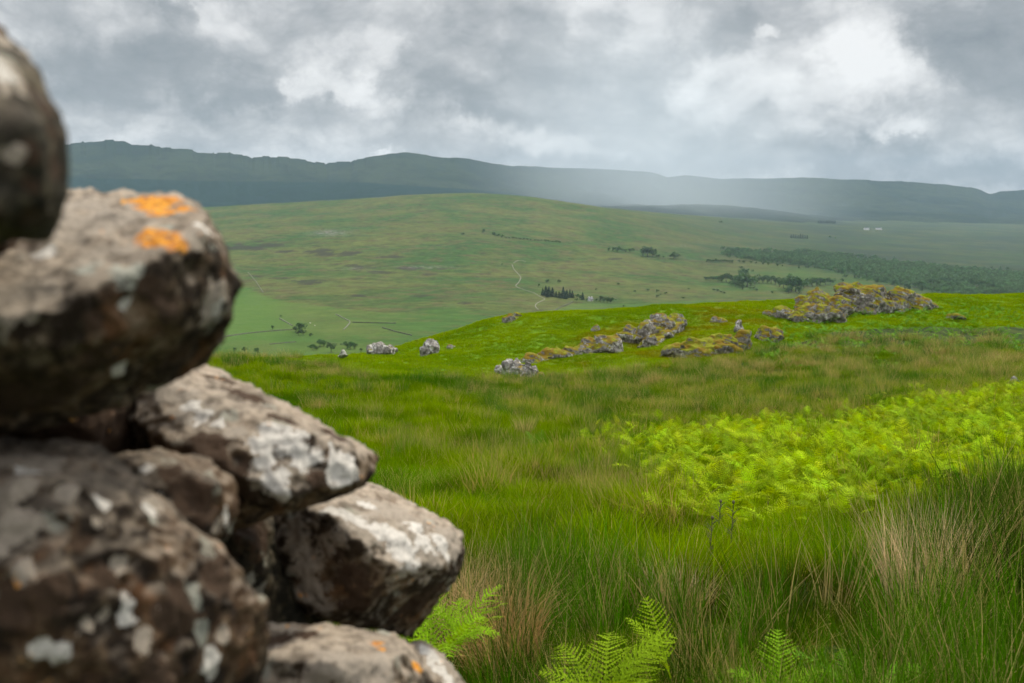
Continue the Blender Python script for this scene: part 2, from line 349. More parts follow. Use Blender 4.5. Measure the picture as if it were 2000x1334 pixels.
# mountains
RID = [(-600, 300), (-100, 285), (135, 283), (165, 282), (205, 279), (240, 277), (262, 278), (276, 285), (312, 286), (321, 291), (350, 290), (392, 292), (400, 296), (460, 299), (470, 304), (495, 304), (503, 309), (540, 309), (600, 313), (636, 320), (644, 321), (650, 318), (690, 318), (705, 309), (760, 302), (800, 298), (850, 305), (920, 310), (970, 320), (1000, 324), (1060, 326), (1150, 330), (1200, 332), (1270, 338), (1298, 347), (1330, 343), (1400, 349), (1500, 348), (1560, 347), (1650, 350), (1750, 355), (1850, 362), (1890, 368), (1915, 379), (1922, 379), (1935, 374), (2000, 371), (2300, 360), (2700, 380)]
def mountain():
    nx, ny = 1500, 130
    c = np.linspace(-600, 2700, nx); rp = np.interp(c, [r[0] for r in RID], [r[1] for r in RID]); st_ = fbm(np.stack([c, 0*c, 0*c], -1), 1/45., 4, 77)*7; rq = rp - np.where(c < 720, np.round(st_/2.2)*2.2, st_*.35) + fbm(np.stack([c, 0*c, 0*c], -1), 1/9., 2, 78)*.8
    Dr = np.interp(c, [0, 700, 1100, 2000], [6300, 6600, 7600, 8600]); Db = np.interp(c, [0, 800, 1300, 2000], [3700, 3900, 4600, 5300])
    sr = slopes(1000, rp)[1]; dsr = slopes(1000, rq)[1] - sr; sb = slopes(1000, np.interp(c, [0, 400, 900, 1200, 1400, 2000], [430, 430, 420, 425, 430, 462]))[1]
    t = np.concatenate([np.linspace(0, 1, ny-20), 1 + np.linspace(.02, .35, 20)])
    T, C = np.meshgrid(t, c, indexing='ij'); D = Db + (Dr - Db)*T
    g = np.where(T < 1, .62*T**1.15 + .38*np.clip((T-.62)/.38, 0, 1)**.8, 1 - (T-1)*.8)
    Sl = sb + (sr - sb)*g + dsr*np.clip((T-.86)/.1, 0, 1); X = (C - 1000)/1944*D*1.008; Z = Sl*D
    n = fbm(np.stack([X, D, 0*X], -1).reshape(-1, 3), 1/900., 6, 31, .55).reshape(X.shape)
    Z = Z + n*90*np.clip(T*3, 0, 1)*np.clip((1-T)*5, 0, 1)
    V = np.stack([X, D, CZ + Z], -1).reshape(-1, 3); a = (np.arange(len(t)-1)[:, None]*nx + np.arange(nx-1)[None]).ravel()
    F = np.stack([a, a+1, a+1+nx, a+nx], -1)
    m, g_, b = new_mat('mountain_moor'); p = geo_pos(g_)
    n1 = g_.noise(p, 1/500., 7, .62); n2 = g_.noise(p, 1/90., 6, .7)
    col = g_.mix(g_.mr(n1, .4, .6), (.013, .024, .015), (.028, .040, .022)); col = g_.mix(g_.mr(n2, .45, .65, 0, .6), col, (.010, .014, .012))  # moor tones kept extra dark in place of a cloud shadow
    z = g_.sep(g_.new('ShaderNodeNewGeometry').outputs['Normal'])[2]
    col = g_.mix(g_.mr(z, .9, .72, 0., .7), col, (.024, .025, .026))
    fm = g_.mr(g_.m('ADD', g_.attr('forest'), g_.m('MULTIPLY', g_.m('SUBTRACT', n1, .5), 1.1)), .45, .55)
    col = g_.mix(fm, col, g_.mix(n2, (.003, .013, .010), (.008, .024, .016)))
    g_.put(b.inputs['Base Color'], col); b.inputs['Roughness'].default_value = 1.; b.inputs['Specular IOR Level'].default_value = 0.
    bump(g_, b, n2, .7, 12.)
    me = mesh('mountains', V, F, m); mx, my = proj(V)
    fo = np.clip((my - np.interp(mx, [0, 400, 700, 1000, 1200], [338, 350, 352, 372, 420]))/8, 0, 1)*(mx < 1150)
    fo = np.maximum(fo, .55*np.exp(-((mx-1750)/260)**2 - ((my-455)/14)**2))
    setattr_(me, 'forest', fo); tag(obj('mountains', me), kind='structure')
mountain()

# ------------------------------------------------------------------ stones
def hull_mesh(sets):
    """union of convex hulls as one bmesh mesh"""
    import bmesh
    out = bmesh.new()
    for pts in sets:
        b = bmesh.new()
        for p in pts: b.verts.new(p)
        r = bmesh.ops.convex_hull(b, input=b.verts)
        junk = [e for e in r['geom_interior'] + r['geom_unused'] if isinstance(e, bmesh.types.BMVert)]
        bmesh.ops.delete(b, geom=list(set(junk)), context='VERTS')
        bmesh.ops.recalc_face_normals(b, faces=b.faces)
        t = bpy.data.meshes.new('t'); b.to_mesh(t); out.from_mesh(t); bpy.data.meshes.remove(t); b.free()
    me = bpy.data.meshes.new('hull'); out.to_mesh(me); out.free(); return me
def remeshed(me, voxel, smooth=4, sub_smooth=.5):
    o = bpy.data.objects.new('tmp', me); S.collection.objects.link(o)
    md = o.modifiers.new('r', 'REMESH'); md.mode = 'VOXEL'; md.voxel_size = voxel
    if smooth: sm = o.modifiers.new('s', 'SMOOTH'); sm.factor = sub_smooth; sm.iterations = smooth
    dg = bpy.context.evaluated_depsgraph_get(); r = bpy.data.meshes.new_from_object(o.evaluated_get(dg))
    bpy.data.objects.remove(o); return r
def rough(me, layers, seed=0):
    """push vertices along normals by layered noise; layers = (scale, amplitude, sharp)"""
    c = coords(me).astype(float); n = normals(me).astype(float); d = 0
    for i, (s, a, k) in enumerate(layers):
        v = fbm(c, s, 3, seed + i*5)
        if k == 1: v = .5 - np.abs(v)*2.2
        if k == 2: v = np.round(v*5)/5*.7 + v*.3
        d = d + a*v
    c += n*d[:, None]; me.vertices.foreach_set('co', c.astype(np.float32).ravel()); me.update()
    me.polygons.foreach_set('use_smooth', np.ones(len(me.polygons), bool))
def stone_mat(name, base, dark, light, speck=.3, topmix=.5):
    m, g, b = new_mat(name); p = geo_pos(g); nz = g.sep(g.new('ShaderNodeNewGeometry').outputs['Normal'])[2]
    a = g.noise(p, 9., 7, .62); f = g.noise(p, 38., 6, .68); ff = g.noise(p, 160., 5, .7)
    c = g.mix(g.mr(g.m('ADD', a, g.m('MULTIPLY', g.m('SUBTRACT', f, .5), .5)), .42, .58), dark, base)
    c = g.mix(g.mr(f, .46, .70, 0, .75), c, light)
    c = g.mix(g.mr(g.noise(p, 21., 5, .6), .56, .68, 0, .8), c, (.028, .020, .013))
    c = g.mix(g.mr(g.noise(g.vm('ADD', p, (4, 8, 1)), 14., 5, .6), .56, .70, 0, .65), c, (.155, .072, .030))
    # grey lichen crust on what faces up, its paleness partly painted top light
    c = g.mix(g.m('MULTIPLY', g.mr(nz, .25, .8, 0, topmix), g.mr(f, .35, .6, .35, 1.)), c, (.41, .34, .265))
    v = g.new('ShaderNodeTexVoronoi'); g.put(v.inputs['Vector'], g.vm('ADD', p, g.vm('SCALE', g.noise(p, 40., 4, fac=False), scale=.045))); v.inputs['Scale'].default_value = 24.
    sp = g.mr(g.m('SUBTRACT', v.outputs['Distance'], g.m('MULTIPLY', g.m('SUBTRACT', f, .45), 1.2)), .34, .24, 0, 1.)
    sp = g.m('MULTIPLY', sp, g.mr(g.sep(v.outputs['Color'])[0], 1.-speck, 1.-speck+.03))
    c = g.mix(g.m('MULTIPLY', sp, .8), c, g.mix(g.sep(v.outputs['Color'])[1], (.24, .23, .18), (.36, .37, .32)))
    def mask(nm, sh=.0): return g.mr(g.m('ADD', g.attr(nm), g.m('ADD', g.m('MULTIPLY', g.m('SUBTRACT', f, .5), 2.4), g.m('ADD', g.m('MULTIPLY', g.m('SUBTRACT', ff, .5), .9), g.m('MULTIPLY', g.m('SUBTRACT', a, .5), 1.0)))), .46, .54)
    crust = g.mr(ff, .3, .7, .75, 1.1)
    c = g.mix(mask('brown_shade'), c, g.mix(f, (.03, .02, .013), (.085, .05, .03)))  # dark brown patches, with shade of fronts, undersides and gaps painted in
    c = g.mix(mask('pale'), c, g.vm('SCALE', g.mix(f, (.25, .205, .155), (.42, .36, .295)), scale=crust))
    c = g.mix(mask('white'), c, g.vm('SCALE', g.mix(f, (.50, .46, .41), (.70, .66, .60)), scale=crust))
    oh = g.noise(p, 75., 5, .7)
    c = g.mix(g.m('MULTIPLY', mask('orange'), g.mr(oh, .38, .46, .15, 1.)), c, g.vm('SCALE', g.mix(g.mr(oh, .4, .65), (.50, .15, .012), (.78, .38, .05)), scale=crust))
    g.put(b.inputs['Base Color'], c); b.inputs['Roughness'].default_value = .92; b.inputs['Specular IOR Level'].default_value = .2
    bump(g, b, g.m('ADD', f, g.m('MULTIPLY', ff, .5)), .9, .009); return m
ORI = Vector((0, 0, CZ))
def stone(sets, mat, seed, label, voxel=.005, amp=1., marks={}, name='stone', parent=None):
    me = remeshed(hull_mesh([[P(*q) for q in s] for s in sets]), voxel, 1)
    rough(me, [(5, .010*amp, 2), (17, .008*amp, 1), (45, .005*amp, 1), (130, .0022*amp, 0)], seed)
    me.materials.append(mat); c = coords(me).astype(float)
    bv = BVHTree.FromObject if False else None
    for nm in ('white', 'orange', 'pale', 'brown_shade'):
        r = np.zeros(len(c))
        if marks.get(nm):
            pl = [[*p.vertices] for p in me.polygons]; bvh = BVHTree.FromPolygons(c.tolist(), pl)
            for q in marks[nm]:
                px, py, rr = q[:3]; h = bvh.ray_cast(ORI, (P(px, py, 1.) - ORI).normalized())
                if h[0] is None: continue
                dep = h[0].y; rad = rr/FPX*dep*{'white': 1.5, 'pale': 1.45, 'orange': 1.35}.get(nm, 1.15)
                r = np.maximum(r, np.clip(1.25 - .75*np.linalg.norm(c - np.array(h[0]), axis=1)/rad, 0, 1))
        setattr_(me, nm, r)
    o = obj(name, me, parent)
    if label: o['label'] = label
    return o
wall = empty('dry_stone_wall', (-.2, 1.6, .1)); wall_loc = wall.location.copy()
tag(wall, 'broken dry stone wall of lichen-covered boulders close up in the left foreground', 'wall')
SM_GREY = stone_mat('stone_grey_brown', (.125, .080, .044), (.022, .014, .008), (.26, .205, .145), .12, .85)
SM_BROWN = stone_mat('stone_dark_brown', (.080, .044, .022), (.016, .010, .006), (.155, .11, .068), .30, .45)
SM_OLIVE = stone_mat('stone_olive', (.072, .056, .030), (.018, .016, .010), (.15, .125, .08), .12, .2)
SM_PALE = stone_mat('stone_pale', (.17, .115, .066), (.034, .022, .012), (.43, .385, .32), .25, .9)
def ws(*a, **k):
    o = stone(*a, **k); o.parent = wall; o.matrix_parent_inverse = Matrix.Translation(-wall_loc); return o
ws([[(-500, 20, .75), (-60, 10, .85), (0, 40, .84), (42, 80, .80), (85, 140, .76), (118, 205, .74), (136, 290, .73), (140, 370, .73), (130, 425, .74), (100, 478, .76), (0, 478, .7), (-500, 470, .7),
     (-20, 120, .66), (70, 260, .64), (85, 400, .65), (0, 430, .62), (-500, 200, .6), (-300, 250, 1.05), (0, 200, 1.05), (60, 400, 1.0)]], SM_OLIVE, 3,
   'rounded olive-dark boulder at the top left corner of the wall', amp=.55, marks={'pale': [(0, 130, 48), (-10, 70, 40), (55, 110, 26), (30, 300, 14)], 'white': [(5, 140, 24)], 'brown_shade': [(85, 200, 30), (110, 330, 26), (60, 300, 24), (70, 420, 40), (60, 360, 16)], 'orange': []})
ws([[(-500, 640, .86), (0, 615, .86), (140, 590, .88), (290, 515, .94), (392, 452, 1.02), (-500, 400, 1.35), (140, 368, 1.32), (225, 366, 1.3), (330, 372, 1.28), (385, 402, 1.22), (430, 470, 1.14), (458, 560, 1.1), (450, 620, 1.1),
     (405, 700, 1.14), (330, 742, 1.12), (210, 800, 1.06), (0, 850, 1.0), (-500, 860, 1.), (100, 700, .87), (300, 620, .95), (400, 560, 1.03), (300, 600, 1.4), (0, 700, 1.4)]], SM_GREY, 8,
   'large grey-brown boulder capped with two bright orange lichen patches',
   marks={'orange': [(278, 388, 26), (300, 392, 28), (330, 402, 28), (358, 408, 22), (345, 396, 20), (292, 458, 24), (318, 464, 26), (338, 472, 22), (300, 474, 18), (322, 478, 18), (312, 414, 22), (286, 404, 20)], 'pale': [(150, 450, 70), (220, 430, 60), (60, 560, 45), (200, 500, 40), (385, 465, 24), (425, 570, 26), (30, 600, 40), (160, 400, 40), (415, 610, 24)],
          'white': [(395, 440, 15), (425, 605, 15), (85, 490, 16), (235, 720, 12), (240, 590, 9)], 'brown_shade': [(100, 760, 60), (200, 700, 40), (350, 680, 40), (30, 780, 70), (300, 560, 30), (180, 620, 25), (330, 600, 28)]})
ws([[(385, 710, 1.75), (440, 728, 1.7), (500, 778, 1.65), (548, 806, 1.62), (620, 828, 1.6), (680, 856, 1.58), (737, 895, 1.55), (733, 918, 1.5), (700, 955, 1.46), (640, 965, 1.44), (560, 985, 1.42), (450, 1040, 1.4), (330, 960, 1.36), (250, 820, 1.38),
     (290, 740, 1.42), (400, 780, 1.38), (500, 820, 1.36), (600, 846, 1.37), (690, 880, 1.42), (560, 970, 1.30), (690, 945, 1.38), (400, 900, 1.28), (300, 720, 1.8), (200, 750, 1.6)]], SM_GREY, 14,
   'sloping pointed slab with big white lichen patches, below the boulder with orange lichen',
   marks={'white': [(535, 852, 20), (565, 865, 24), (595, 880, 24), (615, 893, 14), (670, 905, 25), (682, 928, 22), (665, 925, 18), (520, 905, 17), (535, 935, 22), (550, 965, 14), (400, 815, 15), (425, 825, 12), (505, 870, 12), (375, 790, 12)],
          'pale': [(350, 765, 30), (390, 800, 25), (460, 842, 14), (520, 925, 26)], 'brown_shade': [(480, 770, 45), (560, 820, 30), (650, 850, 30), (400, 880, 50), (460, 940, 50), (430, 740, 30), (620, 935, 20)]})
ws([[(532, 985, 1.66), (540, 1060, 1.60), (566, 1130, 1.58), (600, 1200, 1.58), (640, 962, 1.75), (705, 943, 1.95), (742, 952, 1.95), (820, 996, 1.95), (880, 1024, 1.9), (907, 1042, 1.82), (909, 1080, 1.78), (890, 1130, 1.78), (850, 1190, 1.8), (806, 1247, 1.84), (740, 1222, 1.66), (640, 1212, 1.6), (585, 1150, 1.62),
     (640, 1000, 1.55), (700, 1060, 1.52), (755, 1110, 1.54), (870, 1110, 1.7), (700, 1180, 1.56), (600, 1100, 2.1), (800, 1150, 2.2)]], SM_PALE, 22,
   'pale grey block jutting out to the right at the broken end of the wall',
   marks={'white': [(690, 1010, 26), (740, 1030, 24), (780, 1060, 26), (820, 1045, 24), (860, 1060, 20), (800, 1090, 22), (655, 1000, 16), (720, 990, 16)], 'pale': [(760, 1000, 55), (830, 1060, 50), (700, 1020, 50), (790, 1110, 25), (575, 1030, 22), (585, 1065, 24), (600, 1105, 26), (612, 1150, 22), (625, 1185, 18), (880, 1060, 30)],
          'brown_shade': [(690, 1130, 36), (700, 1180, 30), (820, 1180, 38), (850, 1150, 22), (780, 1200, 30), (660, 1090, 16), (740, 1150, 25)], 'orange': []})
ws([[(-500, 850, 1.12), (0, 858, 1.08), (125, 864, 1.07), (192, 870, 1.06), (244, 900, 1.05), (470, 1098, 1.06), (524, 1175, 1.07), (524, 1250, 1.08), (500, 1420, 1.08), (0, 935, .88), (160, 930, .91), (-500, 900, .85), (0, 1420, .84), (300, 1400, .9),
     (250, 1050, .92), (400, 1180, .97), (-500, 1420, .84), (300, 1300, 1.35), (-500, 1300, 1.35), (100, 1150, .83)]], SM_BROWN, 31,
   'biggest stone, dark reddish brown with many small grey lichen spots, bottom left', voxel=.0045, amp=1.,
   marks={'white': [(247, 1185, 16), (244, 1165, 13), (250, 1205, 14), (408, 1290, 18), (415, 1310, 14), (112, 1275, 16), (80, 1265, 12), (200, 980, 14), (290, 1000, 12), (60, 920, 20)], 'pale': [(40, 1020, 30), (30, 960, 30), (60, 900, 40), (230, 1100, 14), (55, 1110, 16), (10, 1060, 24), (170, 1220, 14), (300, 985, 16), (130, 960, 16), (280, 1250, 16), (200, 1200, 12), (190, 1020, 14), (430, 1240, 12)],
          'brown_shade': [(120, 1160, 40), (200, 1120, 30), (420, 1130, 50), (350, 1200, 50), (300, 1330, 40), (20, 1180, 40), (160, 1060, 25)], 'orange': []})
ws([[(210, 880, 1.22), (310, 876, 1.25), (405, 898, 1.25), (452, 945, 1.22), (457, 1005, 1.2), (440, 1045, 1.2), (390, 1080, 1.18), (250, 1080, 1.15), (270, 905, 1.09), (415, 945, 1.10), (390, 1040, 1.07), (250, 940, 1.07), (300, 1000, 1.5)]], SM_BROWN, 41,
   'small brown stone wedged between the biggest stone and the slab', marks={'white': [(290, 915, 13), (440, 1010, 12), (300, 975, 14)], 'pale': [(312, 990, 16), (425, 1030, 14)], 'brown_shade': [(370, 960, 40), (330, 920, 30), (400, 1000, 30), (300, 1020, 26)], 'orange': []})
ws([[(430, 1260, 1.35), (500, 1226, 1.4), (560, 1214, 1.45), (650, 1226, 1.45), (770, 1240, 1.45), (815, 1270, 1.45), (840, 1330, 1.42), (850, 1480, 1.4), (430, 1480, 1.2), (500, 1290, 1.22), (640, 1290, 1.18), (760, 1290, 1.25), (800, 1480, 1.2), (600, 1400, 1.8)]], SM_PALE, 52,
   'low tan stone with one small orange lichen dot, at the bottom edge', marks={'orange': [(738, 1258, 13), (745, 1268, 10), (815, 1305, 13)], 'pale': [(680, 1280, 50), (740, 1300, 40), (620, 1310, 30)], 'brown_shade': [(540, 1250, 34), (600, 1240, 26), (470, 1310, 40)], 'white': []})
ws([[(795, 1262, 1.72), (828, 1246, 1.75), (870, 1288, 1.75), (905, 1334, 1.72), (960, 1420, 1.7), (980, 1600, 1.7), (800, 1500, 1.6), (790, 1300, 1.62), (850, 1330, 1.58), (850, 1400, 2.0)]], SM_PALE, 61,
   'weathered pale stone lowest and farthest right in the wall', marks={'white': [(840, 1275, 20), (860, 1310, 22), (880, 1330, 20)], 'pale': [(850, 1290, 60)], 'brown_shade': [(800, 1330, 20)], 'orange': []})
# the heart of the wall, shade of the gaps painted into its colour, and the courses under the frame
ws([[(-500, 500, 1.3), (60, 440, 1.15), (90, 500, 1.1), (30, 540, 1.05), (-500, 560, 1.05), (0, 470, .98), (0, 520, 1.5), (-500, 440, .95)]], SM_OLIVE, 71, 'shaded stone in the gap under the top boulder', marks={'brown_shade': [(20, 500, 60)]}, voxel=.007)
ws([[(-500, 680, 1.5), (300, 700, 1.5), (390, 760, 1.55), (330, 900, 1.5), (200, 960, 1.4), (-500, 960, 1.4), (150, 830, 1.3), (-300, 830, 1.3), (0, 800, 2.0), (300, 800, 2.0)]], SM_OLIVE, 72, 'shaded stone deep in the hollow under the orange lichened boulder', marks={'brown_shade': [(150, 800, 120), (250, 850, 80), (50, 840, 80)]}, voxel=.008)
ws([[(400, 930, 1.75), (560, 960, 1.9), (620, 990, 1.95), (640, 1210, 1.9), (560, 1300, 1.65), (430, 1250, 1.45), (450, 1040, 1.5), (490, 1060, 1.50), (530, 1190, 1.55), (520, 1010, 1.60), (600, 1240, 1.6), (500, 1150, 2.1)]], SM_OLIVE, 73, 'brown stone behind the wedged stone, left of the pale block', marks={'pale': [(570, 1050, 14), (585, 1100, 16), (600, 1140, 14)], 'brown_shade': [(500, 1040, 40)]}, voxel=.006)
for k, (a, bq, t, bt, d0, d1) in enumerate([(-700, 250, 1390, 1900, .9, 1.5), (150, 800, 1400, 1950, 1.15, 1.8), (600, 1000, 1500, 2100, 1.5, 2.0), (-900, 300, 1850, 3300, .75, 1.5), (200, 900, 1950, 2900, 1.1, 1.9), (-1500, -450, 400, 1400, .75, 1.5)]):
    pts = [(a+(bq-a)*u + random.uniform(-30, 30), t+(bt-t)*v, d0+(d1-d0)*w) for u in (0, .5, 1) for v in (0, .5, 1) for w in (0, 1)]
    ws([pts], SM_BROWN, 80+k, None, voxel=.014, amp=1.2)

# ------------------------------------------------------------------ rocks on the knoll
def crag_mat():
    m, g, b = new_mat('crag_rock'); p = geo_pos(g); nz = g.sep(g.new('ShaderNodeNewGeometry').outputs['Normal'])[2]
    a = g.noise(p, 1.6, 6, .6); f = g.noise(p, 6., 7, .68); ff = g.noise(p, 22., 5, .7)
    c = g.mix(g.mr(f, .4, .62), (.11, .10, .088), (.30, .28, .255))
    c = g.mix(g.mr(ff, .55, .68, 0, .8), c, (.035, .03, .026))
    c = g.mix(g.mr(g.noise(p, 3.2, 6, .72), .535, .585), c, (.52, .50, .47))
    ms = g.m('ADD', g.m('MULTIPLY', nz, .62), g.m('ADD', g.m('MULTIPLY', g.m('SUBTRACT', a, .5), 1.5), g.m('MULTIPLY', g.m('SUBTRACT', f, .5), 1.0)))
    ms = g.m('ADD', ms, g.m('MULTIPLY', g.m('ADD', g.attr('moss'), .22), .6))
    c = g.mix(g.mr(ms, .50, .64), c, g.mix(g.mr(g.noise(p, 2.4, 4), .4, .62), (.15, .10, .010), (.17, .185, .012)))
    g.put(b.inputs['Base Color'], c); b.inputs['Roughness'].default_value = .95; b.inputs['Specular IOR Level'].default_value = .15
    bump(g, b, g.m('ADD', f, g.m('MULTIPLY', ff, .4)), .9, .06); return m
M_CRAG = crag_mat()
def crag(name, blobs_, seed, label, cat, moss=.5, group=None, vox=.05, D0=None):
    """blobs_: (px, py_top, py_base, D, width in pixels, depth in metres); each a broken angular lump"""
    rg = random.Random(seed); sets = []; prev = None
    for px, pt, pb, D, w, dp in blobs_:
        hg = hit(px, pb - 6, GB)
        if hg is not None and 12 < hg.y < 75: D = hg.y
        top = P(px, pt, D); bot = P(px, pb, D); W_ = w/FPX*D/2; H = top.z - bot.z
        pts = []
        for k in range(18):
            a = rg.uniform(0, 2*math.pi); zz = rg.random(); r = (1 - .45*zz**1.5)*rg.uniform(.75, 1.1)
            pts.append(Vector((bot.x + math.cos(a)*W_*r, D + math.sin(a)*dp/2*r, bot.z - .25*H + 1.22*H*zz)))
        pts.append(Vector((bot.x + rg.uniform(-.4, .4)*W_, D, top.z))); sets.append(pts)
        me_ = (px, bot, W_, H)
        if sets[1:] and prev is not None and abs(prev[0] - px) < 90:
            br = []
            for _, b_, w_, h_ in (prev, me_):
                for a in range(8):
                    for zz in (-.2, .5): br.append(Vector((b_.x + math.cos(a*.785)*w_*.55, b_.y + math.sin(a*.785)*w_*.5, b_.z + h_*zz)))
            sets.append(br)
        prev = me_
    me = remeshed(hull_mesh(sets), vox, 2, .4)
    import bmesh
    bm = bmesh.new(); bm.from_mesh(me); seen = set(); best = []
    for v in bm.verts:
        if v in seen: continue
        comp = [v]; seen.add(v)
        for q in comp:
            for e in q.link_edges:
                w_ = e.other_vert(q)
                if w_ not in seen: seen.add(w_); comp.append(w_)
        if len(comp) > len(best): best = comp
    if len(best) < len(bm.verts): k_ = set(best); bmesh.ops.delete(bm, geom=[v for v in bm.verts if v not in k_], context='VERTS'); bm.to_mesh(me)
    bm.free()
    c = coords(me).astype(float); st = c @ np.array([[.35], [.25], [.9]]); ly = fbm(np.concatenate([st*3.2, c[:, :1]*.5, c[:, 1:2]*.5], 1), 1., 3, seed + 50)
    c += normals(me).astype(float)*(ly*.22*vox/.05)[:, None]; me.vertices.foreach_set('co', c.astype(np.float32).ravel()); me.update()
    rough(me, [(.8, .14*vox/.05, 1), (2.4, .10*vox/.05, 0), (5, .06*vox/.05, 2), (14, .025*vox/.05, 0)], seed)
    c = coords(me); o0 = c.mean(0); o0[2] = c[:, 2].min(); me.vertices.foreach_set('co', (c - o0).ravel()); me.update()
    me.materials.append(M_CRAG); setattr_(me, 'moss', np.full(len(c), moss))
    o = obj(name, me); o.location = o0; tag(o, label, cat, group); return o
G = 'rocks breaking through the grassy knoll'
crag('rock_outcrop', [(1600, 560, 618, 61.5, 95, 3), (1660, 551, 618, 62.4, 130, 3.4), (1700, 557, 616, 62.5, 110, 3.2), (1752, 562, 612, 62, 100, 2.8), (1790, 574, 608, 61.5, 64, 2.2), (1812, 584, 606, 61.2, 36, 1.4), (1572, 578, 616, 61, 60, 2), (1640, 575, 622, 60.2, 80, 1.6)], 101,
     'largest mossy rock outcrop crowning the grassy ridge at right', 'rock', .34, G)
crag('rock_outcrop', [(1530, 598, 624, 58.6, 70, 1.6), (1575, 594, 630, 58.4, 90, 2.2), (1615, 592, 634, 58.2, 80, 2.), (1505, 606, 620, 59, 40, 1.2)], 102, 'low broken rock step just below and left of the largest outcrop', 'rock', .2, G)
crag('rock_outcrop', [(992, 703, 738, 43.5, 34, 1.1), (1012, 700, 736, 44, 34, 1.), (1030, 704, 742, 43, 36, .9), (1042, 712, 742, 43, 28, .7), (974, 714, 736, 44, 22, .7)], 103, 'cluster of whitish knobbly rocks at the low left end of the rock spine', 'rock', -.35, G, .035)
crag('rock_outcrop', [(1040, 690, 712, 45.5, 60, 1.2), (1075, 681, 706, 47, 76, 1.4), (1110, 672, 700, 48.5, 80, 1.6), (1145, 660, 696, 49.5, 84, 1.8), (1185, 653, 694, 50, 80, 1.8), (1208, 654, 692, 50.4, 40, 1.2)], 104, 'long mossy rib of grey rock climbing the knoll from the whitish cluster', 'rock', .22, G)
crag('rock_outcrop', [(1228, 638, 670, 53, 50, 1.4), (1256, 626, 672, 53.5, 66, 1.6), (1290, 615, 656, 55.5, 76, 1.6), (1322, 611, 648, 56.8, 56, 1.4), (1270, 650, 684, 51.8, 60, 1.4)], 105, 'broken upper rock rib just under the skyline above the long rib', 'rock', .2, G)
crag('rock_outcrop', [(1320, 668, 700, 49.4, 80, 1.6), (1365, 658, 698, 50, 100, 2), (1410, 649, 696, 51, 100, 2), (1446, 646, 690, 52, 64, 1.4)], 106, 'flat slab of dark rock under brown moss in the middle of the knoll', 'rock', .5, G)
crag('boulder', [(1443, 624, 652, 54.5, 30, .9)], 107, 'small upright pale boulder between the two upper outcrops', 'boulder', -.4, G, .035)
crag('rock_outcrop', [(1498, 638, 668, 55, 60, 1.6), (1516, 642, 672, 54.5, 52, 1.3)], 108, 'dark hollowed rock below the lower rock step, ferns in front', 'rock', .4, G)
crag('boulder', [(836, 660, 700, 43, 40, 1.), (848, 664, 696, 43.4, 34, .9)], 109, 'lone blocky grey boulder sitting on the left slope of the knoll', 'boulder', -.45, G, .035)
crag('boulder', [(883, 674, 684, 46, 22, .5)], 110, 'small flat stone just right of the lone blocky boulder', 'boulder', -.2, G, .03)
crag('rock_outcrop', [(740, 667, 688, 52, 44, 1.), (728, 674, 690, 52, 34, .9), (766, 671, 692, 51.6, 30, .8), (752, 672, 690, 51.8, 36, .8)], 111, 'pale flat-topped rock on the left skyline of the near ridge', 'rock', -.35, G, .035)
crag('boulder', [(672, 680, 696, 47, 22, .6)], 112, 'small white-topped boulder half buried at the left skyline', 'boulder', -.5, G, .03)
crag('rock_outcrop', [(998, 611, 634, 61, 32, .9), (1010, 608, 626, 61.5, 26, .8), (988, 619, 634, 60.5, 22, .7)], 113, 'small dark rock on the skyline where the ridge top begins', 'rock', .1, G, .035)
crag('boulder', [(1866, 613, 630, 58, 46, 1.2)], 114, 'rust-brown mossy rock hump right of the largest outcrop', 'boulder', .6, G, .04)
crag('boulder', [(1030, 890, 916, 17.6, 44, .4)], 115, 'small flat reddish stone lying in the rough grass at mid distance', 'boulder', -.3, None, .02)
crag('boulder', [(1984, 735, 768, 30, 38, .6), (2002, 742, 770, 30, 34, .6)], 116, 'small white rock at the right edge above the bracken', 'boulder', -.5, None, .025)
crag('boulder', [(1055, 727, 742, 43, 22, .5)], 117, 'tiny stone beside the whitish rock cluster', 'boulder', -.2, G, .03)
crag('boulder', [(1163, 634, 654, 54, 20, .6)], 118, 'small dark rock poking out above the long rib', 'boulder', 0, G, .035)
crag('boulder', [(1402, 618, 634, 56, 44, 1.)], 119, 'low mossy stone just left of the upright pale boulder', 'boulder', .3, G, .035)
crag('boulder', [(1825, 753, 772, 30, 28, .6)], 120, 'orange-brown mossy lump in the green rough grass at right', 'boulder', .9, None, .03)

# ------------------------------------------------------------------ blades, tufts, fronds
def blades(n, h, rad, width, lean, droop, seed, dry=.1, seg=3, hv=.35, center=0.):
    rg = np.random.default_rng(seed); V = []; F = []; dr = []; sh = []
    for i in range(n):
        a = rg.uniform(0, 2*np.pi); r = rad*math.sqrt(rg.random()); bx, by = r*math.cos(a), r*math.sin(a)
        H = h*(1 - hv*rg.random()); l = lean*rg.random()**.7; az = a + rg.normal(0, .9); dx, dy = math.cos(az), math.sin(az)
        wa = rg.uniform(0, 2*np.pi); wx, wy = math.cos(wa), math.sin(wa); w0 = width*rg.uniform(.6, 1.2); d = 1. if rg.random() < dry else rg.random()**4*.14
        s = rg.random(); x, y, z = bx, by, -.03; ang = l*.5; base = len(V)
        for k in range(seg+1):
            t = k/seg; w = w0*(1 - .9*t**1.6)/2
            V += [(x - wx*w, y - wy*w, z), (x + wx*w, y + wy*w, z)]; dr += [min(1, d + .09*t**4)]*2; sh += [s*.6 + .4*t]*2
            st = H/seg; x += dx*math.sin(ang)*st; y += dy*math.sin(ang)*st; z += math.cos(ang)*st; ang += (l + droop*rg.random())/seg
        for k in range(seg): q = base + 2*k; F.append((q, q+1, q+3, q+2))
    return np.array(V), np.array(F), np.array(dr), np.array(sh)
